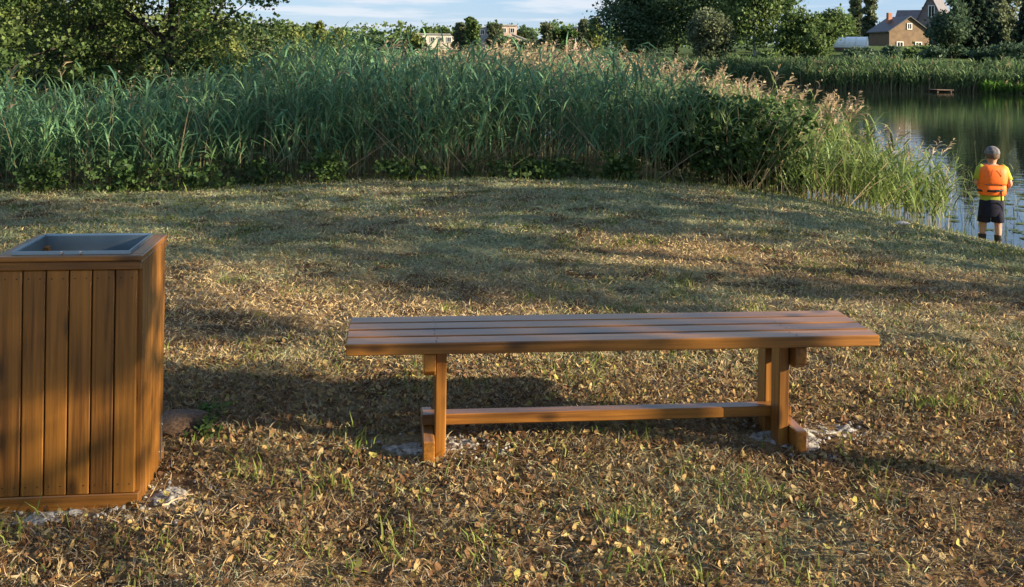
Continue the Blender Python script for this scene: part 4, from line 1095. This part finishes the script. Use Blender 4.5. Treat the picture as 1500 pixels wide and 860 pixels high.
J('pelvis', (0, 0, .66), (.125, .085)); J('waist', (0, .005, .78), (.115, .08), 'pelvis'); J('chest', (0, 0, .95), (.13, .085), 'waist'); J('upper', (0, -.005, 1.06), (.115, .07), 'chest')
J('neck', (0, 0, 1.125), (.047, .047), 'upper'); J('jaw', (0, .025, 1.185), (.07, .072), 'neck'); J('skull', (0, .012, 1.265), (.082, .09), 'jaw'); J('crown', (0, .0, 1.32), (.06, .065), 'skull')
J('nose', (.012, .112, 1.225), (.014, .014), 'skull')
for s, nm, fy, fz in ((-1, 'l', .10, hL), (1, 'r', 0.0, hR)):
    J('hip' + nm, (s * .07, fy * .2, .60), (.078, .078), 'pelvis'); J('knee' + nm, (s * .088, fy * .7 + .012, .345), (.052, .055), 'hip' + nm); J('calf' + nm, (s * .09, fy * .85 - .01, .25), (.046, .052), 'knee' + nm)
    J('ankle' + nm, (s * .09, fy - .01, .075 + fz), (.034, .036), 'calf' + nm); J('toe' + nm, (s * .098, fy + .12, .03 + fz), (.03, .022), 'ankle' + nm)
    J('ear' + nm, (s * .085, .0, 1.235), (.012, .018), 'skull')
ARM = {'l': [(-.155, 0, 1.05), (-.205, .02, .86), (-.10, .215, .80)], 'r': [(.155, 0, 1.05), (.238, -.03, .85), (.190, .17, .735)]}
for s, nm in ((-1, 'l'), (1, 'r')):
    a0, a1, a2 = ARM[nm]
    J('sh' + nm, a0, (.05, .05), 'upper'); J('el' + nm, a1, (.036, .036), 'sh' + nm); J('wr' + nm, a2, (.024, .022), 'el' + nm)
    d = (Vector(a2) - Vector(a1)).normalized(); side = Vector((-s * .7, .1, -.5)).normalized(); palm = Vector(a2) + d * .045
    J('palm' + nm, tuple(palm), (.028, .016), 'wr' + nm)
    upv = d.cross(side).normalized()
    for k in range(4):
        b0 = palm + d * .02 + upv * (.022 - .0145 * k); L_ = (.030, .034, .032, .025)[k]
        k1 = b0 + d * L_ * .9; k2 = k1 + (side * .75 + d * .25) * L_ * .7; k3 = k2 + (side * .5 - d * .7) * L_ * .6
        J('f%da' % k + nm, tuple(k1), (.0085, .0085), 'palm' + nm); J('f%db' % k + nm, tuple(k2), (.0078, .0078), 'f%da' % k + nm); J('f%dc' % k + nm, tuple(k3), (.0065, .0065), 'f%db' % k + nm)
    t1 = Vector(a2) + d * .025 + upv * .03; t2 = t1 + (d * .6 + side * .5 + upv * .2) * .03
    J('t1' + nm, tuple(t1), (.0095, .0095), 'palm' + nm); J('t2' + nm, tuple(t2), (.008, .008), 't1' + nm)
me = bpy.data.meshes.new('body'); me.from_pydata(VV, EE, []); me.materials.append(skin_m)
bo = link('body', me, None, person)
sk = bo.modifiers.new('skin', 'SKIN'); sk.use_smooth_shade = True
lay = me.skin_vertices[0].data if me.skin_vertices else None
if lay is None:
    bpy.context.view_layer.objects.active = bo
    bpy.ops.mesh.customdata_skin_add(); lay = me.skin_vertices[0].data
for i, r_ in enumerate(RR): lay[i].radius = r_
lay[0].use_root = True
ss = bo.modifiers.new('smooth', 'SUBSURF'); ss.levels = 2; ss.render_levels = 2

def loft(name, rings, mat, parent, seg=20, closed_top=False, closed_bot=False, wob=0.0, seed=0, power=2.3):
    """rings: (cx, cy, z, rx, ry); a shell of superellipse sections"""
    rr = random.Random(seed); V, Fq = [], []; ph = [rr.uniform(0, 6.28) for _ in range(4)]
    for j, (cx, cy, z, rx, ry) in enumerate(rings):
        for k in range(seg):
            th = 2 * PI * k / seg; c, s = math.cos(th), math.sin(th)
            e = 2 / power; w_ = 1 + wob * (math.sin(5 * th + ph[0] + j) + .6 * math.sin(9 * th + ph[1] - j * 1.3))
            V.append((cx + rx * w_ * math.copysign(abs(c) ** e, c), cy + ry * w_ * math.copysign(abs(s) ** e, s), z))
    n_ = len(rings)
    for j in range(n_ - 1):
        for k in range(seg): Fq.append((j * seg + k, j * seg + (k + 1) % seg, (j + 1) * seg + (k + 1) % seg, (j + 1) * seg + k))
    bm = bmesh.new(); vs = [bm.verts.new(v) for v in V]
    for f_ in Fq: bm.faces.new([vs[i] for i in f_]).smooth = True
    if closed_top: bm.faces.new(vs[(n_ - 1) * seg:]).smooth = True
    if closed_bot: bm.faces.new(vs[:seg][::-1]).smooth = True
    me = bpy.data.meshes.new(name); bm.to_mesh(me); bm.free()
    o = link(name, me, mat, parent)
    so = o.modifiers.new('thickness', 'SOLIDIFY'); so.thickness = .006; so.offset = 1
    su = o.modifiers.new('smooth', 'SUBSURF'); su.levels = 1; su.render_levels = 2
    return o
def limb_loft(name, pts, rads, mat, parent, seg=12):
    V, Fq = tube(pts, rads, seg); o = link(name, np_mesh(name, V, Fq, None, True), mat, parent)
    so = o.modifiers.new('thickness', 'SOLIDIFY'); so.thickness = .006; so.offset = 1
    return o
shirt = loft('shirt', [(0, 0, .600, .150, .105), (0, 0, .66, .152, .108), (0, 0, .78, .145, .10), (0, 0, .95, .152, .105), (0, 0, 1.04, .160, .092), (0, 0, 1.085, .115, .075), (0, 0, 1.115, .062, .058)], yel, person, wob=.012)
for nm in 'lr':
    a0, a1, a2 = [Vector(v) for v in ARM[nm]]
    limb_loft('sleeve', [tuple(a0 + (a0 - a1) * .25 + Vector((-.03 if nm == 'r' else .03, 0, .0))), tuple(a0), tuple(a0.lerp(a1, .45)), tuple(a0.lerp(a1, .72))], [.046, .060, .052, .052], yel, shirt)
loft('shorts', [(0, 0.03, .40, .166, .100), (0, 0.02, .46, .164, .108), (0, 0.01, .54, .162, .114), (0, 0, .62, .155, .112), (0, 0, .665, .142, .102)], navy, person, wob=.01, seed=3)
for s, nm in ((-1, 'l'), (1, 'r')):
    fy = .10 if s < 0 else 0
    limb_loft('shorts_leg', [(s * .075, fy * .2, .56), (s * .080, fy * .4, .45), (s * .084, fy * .55, .325)], [.078, .080, .081], navy, person)
    fz = hL if s < 0 else hR
    bt = loft('boot', [(s * .09, fy - .01, .155, .050, .054), (s * .09, fy - .01, .08 + fz * .5, .043, .05), (s * .092, fy + .02, .055 + fz, .045, .085), (s * .094, fy + .035, .022 + fz, .049, .115), (s * .094, fy + .035, .0 + fz, .049, .117)][::-1], boot, person, 16, closed_bot=True)
vest = loft('life_vest', [(0, 0, .705, .165, .128), (0, 0, .74, .178, .142), (0, 0, .82, .180, .140), (0, 0, .845, .172, .130), (0, -.004, .87, .184, .148), (0, -.004, .97, .190, .150), (0, -.004, 1.06, .186, .138), (0, 0, 1.10, .150, .11), (0, 0, 1.115, .10, .085)], orange, person, 24, wob=.012, seed=5, power=2.8)
V, Fq = ribbons(np.array([[(.183 * math.cos(a_) * 1.05, .146 * math.sin(a_) * 1.06, .775 + .012 * math.cos(a_)) for a_ in np.linspace(0, 2 * PI, 33)]]), np.full((1, 33), .014), np.array([[0, 0, 1.0]]))
link('belt', np_mesh('belt', V, Fq, None, True), strapm, vest).modifiers.new('thickness', 'SOLIDIFY').thickness = .004
for x0, x1 in ((.075, .088),):
    link('strap', board_mesh(.022, .006, .20, strapm, .001), None, vest, (.075, -.145, .70), (-.08, 0, 0))
link('buckle', board_mesh(.05, .014, .034, strapm, .003), None, vest, (.02, -.158, .775))
link('collar_seam', board_mesh(.004, .005, .10, strapm, .001), None, vest, (-.06, -.156, 1.02), (0, .2, 0)); link('collar_seam', board_mesh(.004, .005, .10, strapm, .001), None, vest, (.06, -.156, 1.02), (0, -.2, 0))
link('flap_shadow', board_mesh(.30, .006, .010, strapm, .002), None, vest, (0, -.145, .858))  # black bar standing in for the shadow under the collar flap
cap = loft('cap', [(0, .008, 1.268, .094, .103), (0, .006, 1.30, .094, .102), (0, .004, 1.335, .080, .088), (0, 0, 1.362, .052, .056), (0, 0, 1.372, .016, .018)], capm, person, 18, closed_top=True)
V = []; n_ = 9
for i in range(n_):
    a_ = PI * i / (n_ - 1); V += [(.09 * math.cos(a_), .03 + .075 * math.sin(a_), 1.275), (.085 * math.cos(a_), .035 + .155 * math.sin(a_), 1.262)]
link('peak', np_mesh('peak', V, [(2 * i, 2 * i + 2, 2 * i + 3, 2 * i + 1) for i in range(n_ - 1)], None, True), capm, cap).modifiers.new('thickness', 'SOLIDIFY').thickness = .005
loft('hair', [(0, -.008, 1.205, .078, .086), (0, -.006, 1.24, .086, .094), (0, 0, 1.272, .088, .096)], hairm, person, 16)
for s in (-1, 1):
    bm = bmesh.new(); bmesh.ops.create_uvsphere(bm, u_segments=8, v_segments=6, radius=.011); me = bpy.data.meshes.new('eye'); bm.to_mesh(me); bm.free(); link('eye', me, B_['white'], person, (s * .032, .092, 1.25))
link('mouth', board_mesh(.04, .008, .008, mat_plain('lips', (.32, .12, .10), .5), .003), None, person, (0, .098, 1.178))
# fishing rod held in both hands
rod = empty('fishing_rod', (PX, PY, PZ), math.radians(-6), 'thin dark fishing rod held low to the right over the water', 'fishing rod')
h0 = Vector((-.06, .245, .79)); h1 = Vector((.19, .21, .72))
dr = Vector((.55, .80, -.02)).normalized()
P0 = Vector((.19, .215, .722)) - dr * .22; 
pts = [P0 + dr * t_ + Vector((0, 0, -.035 * t_ * t_)) for t_ in np.linspace(0, 2.0, 9)]
V, Fq = tube([tuple(v) for v in pts], list(np.linspace(.012, .004, 9)), 6); link('blank', np_mesh('blank', V, Fq, None, True), strapm, rod)
V, Fq = tube([tuple(P0 - dr * .05), tuple(P0 + dr * .30)], [.014, .013], 8); link('grip', np_mesh('grip', V, Fq, None, True), mat_plain('cork_grip', (.10, .07, .05), .8), rod)
bm = bmesh.new(); bmesh.ops.create_cone(bm, cap_ends=True, segments=14, radius1=.026, radius2=.022, depth=.045); me = bpy.data.meshes.new('reel'); bm.to_mesh(me); bm.free()
link('reel', me, strapm, rod, tuple(P0 + dr * .2 + Vector((0, 0, -.05))), (0, PI / 2, .6))
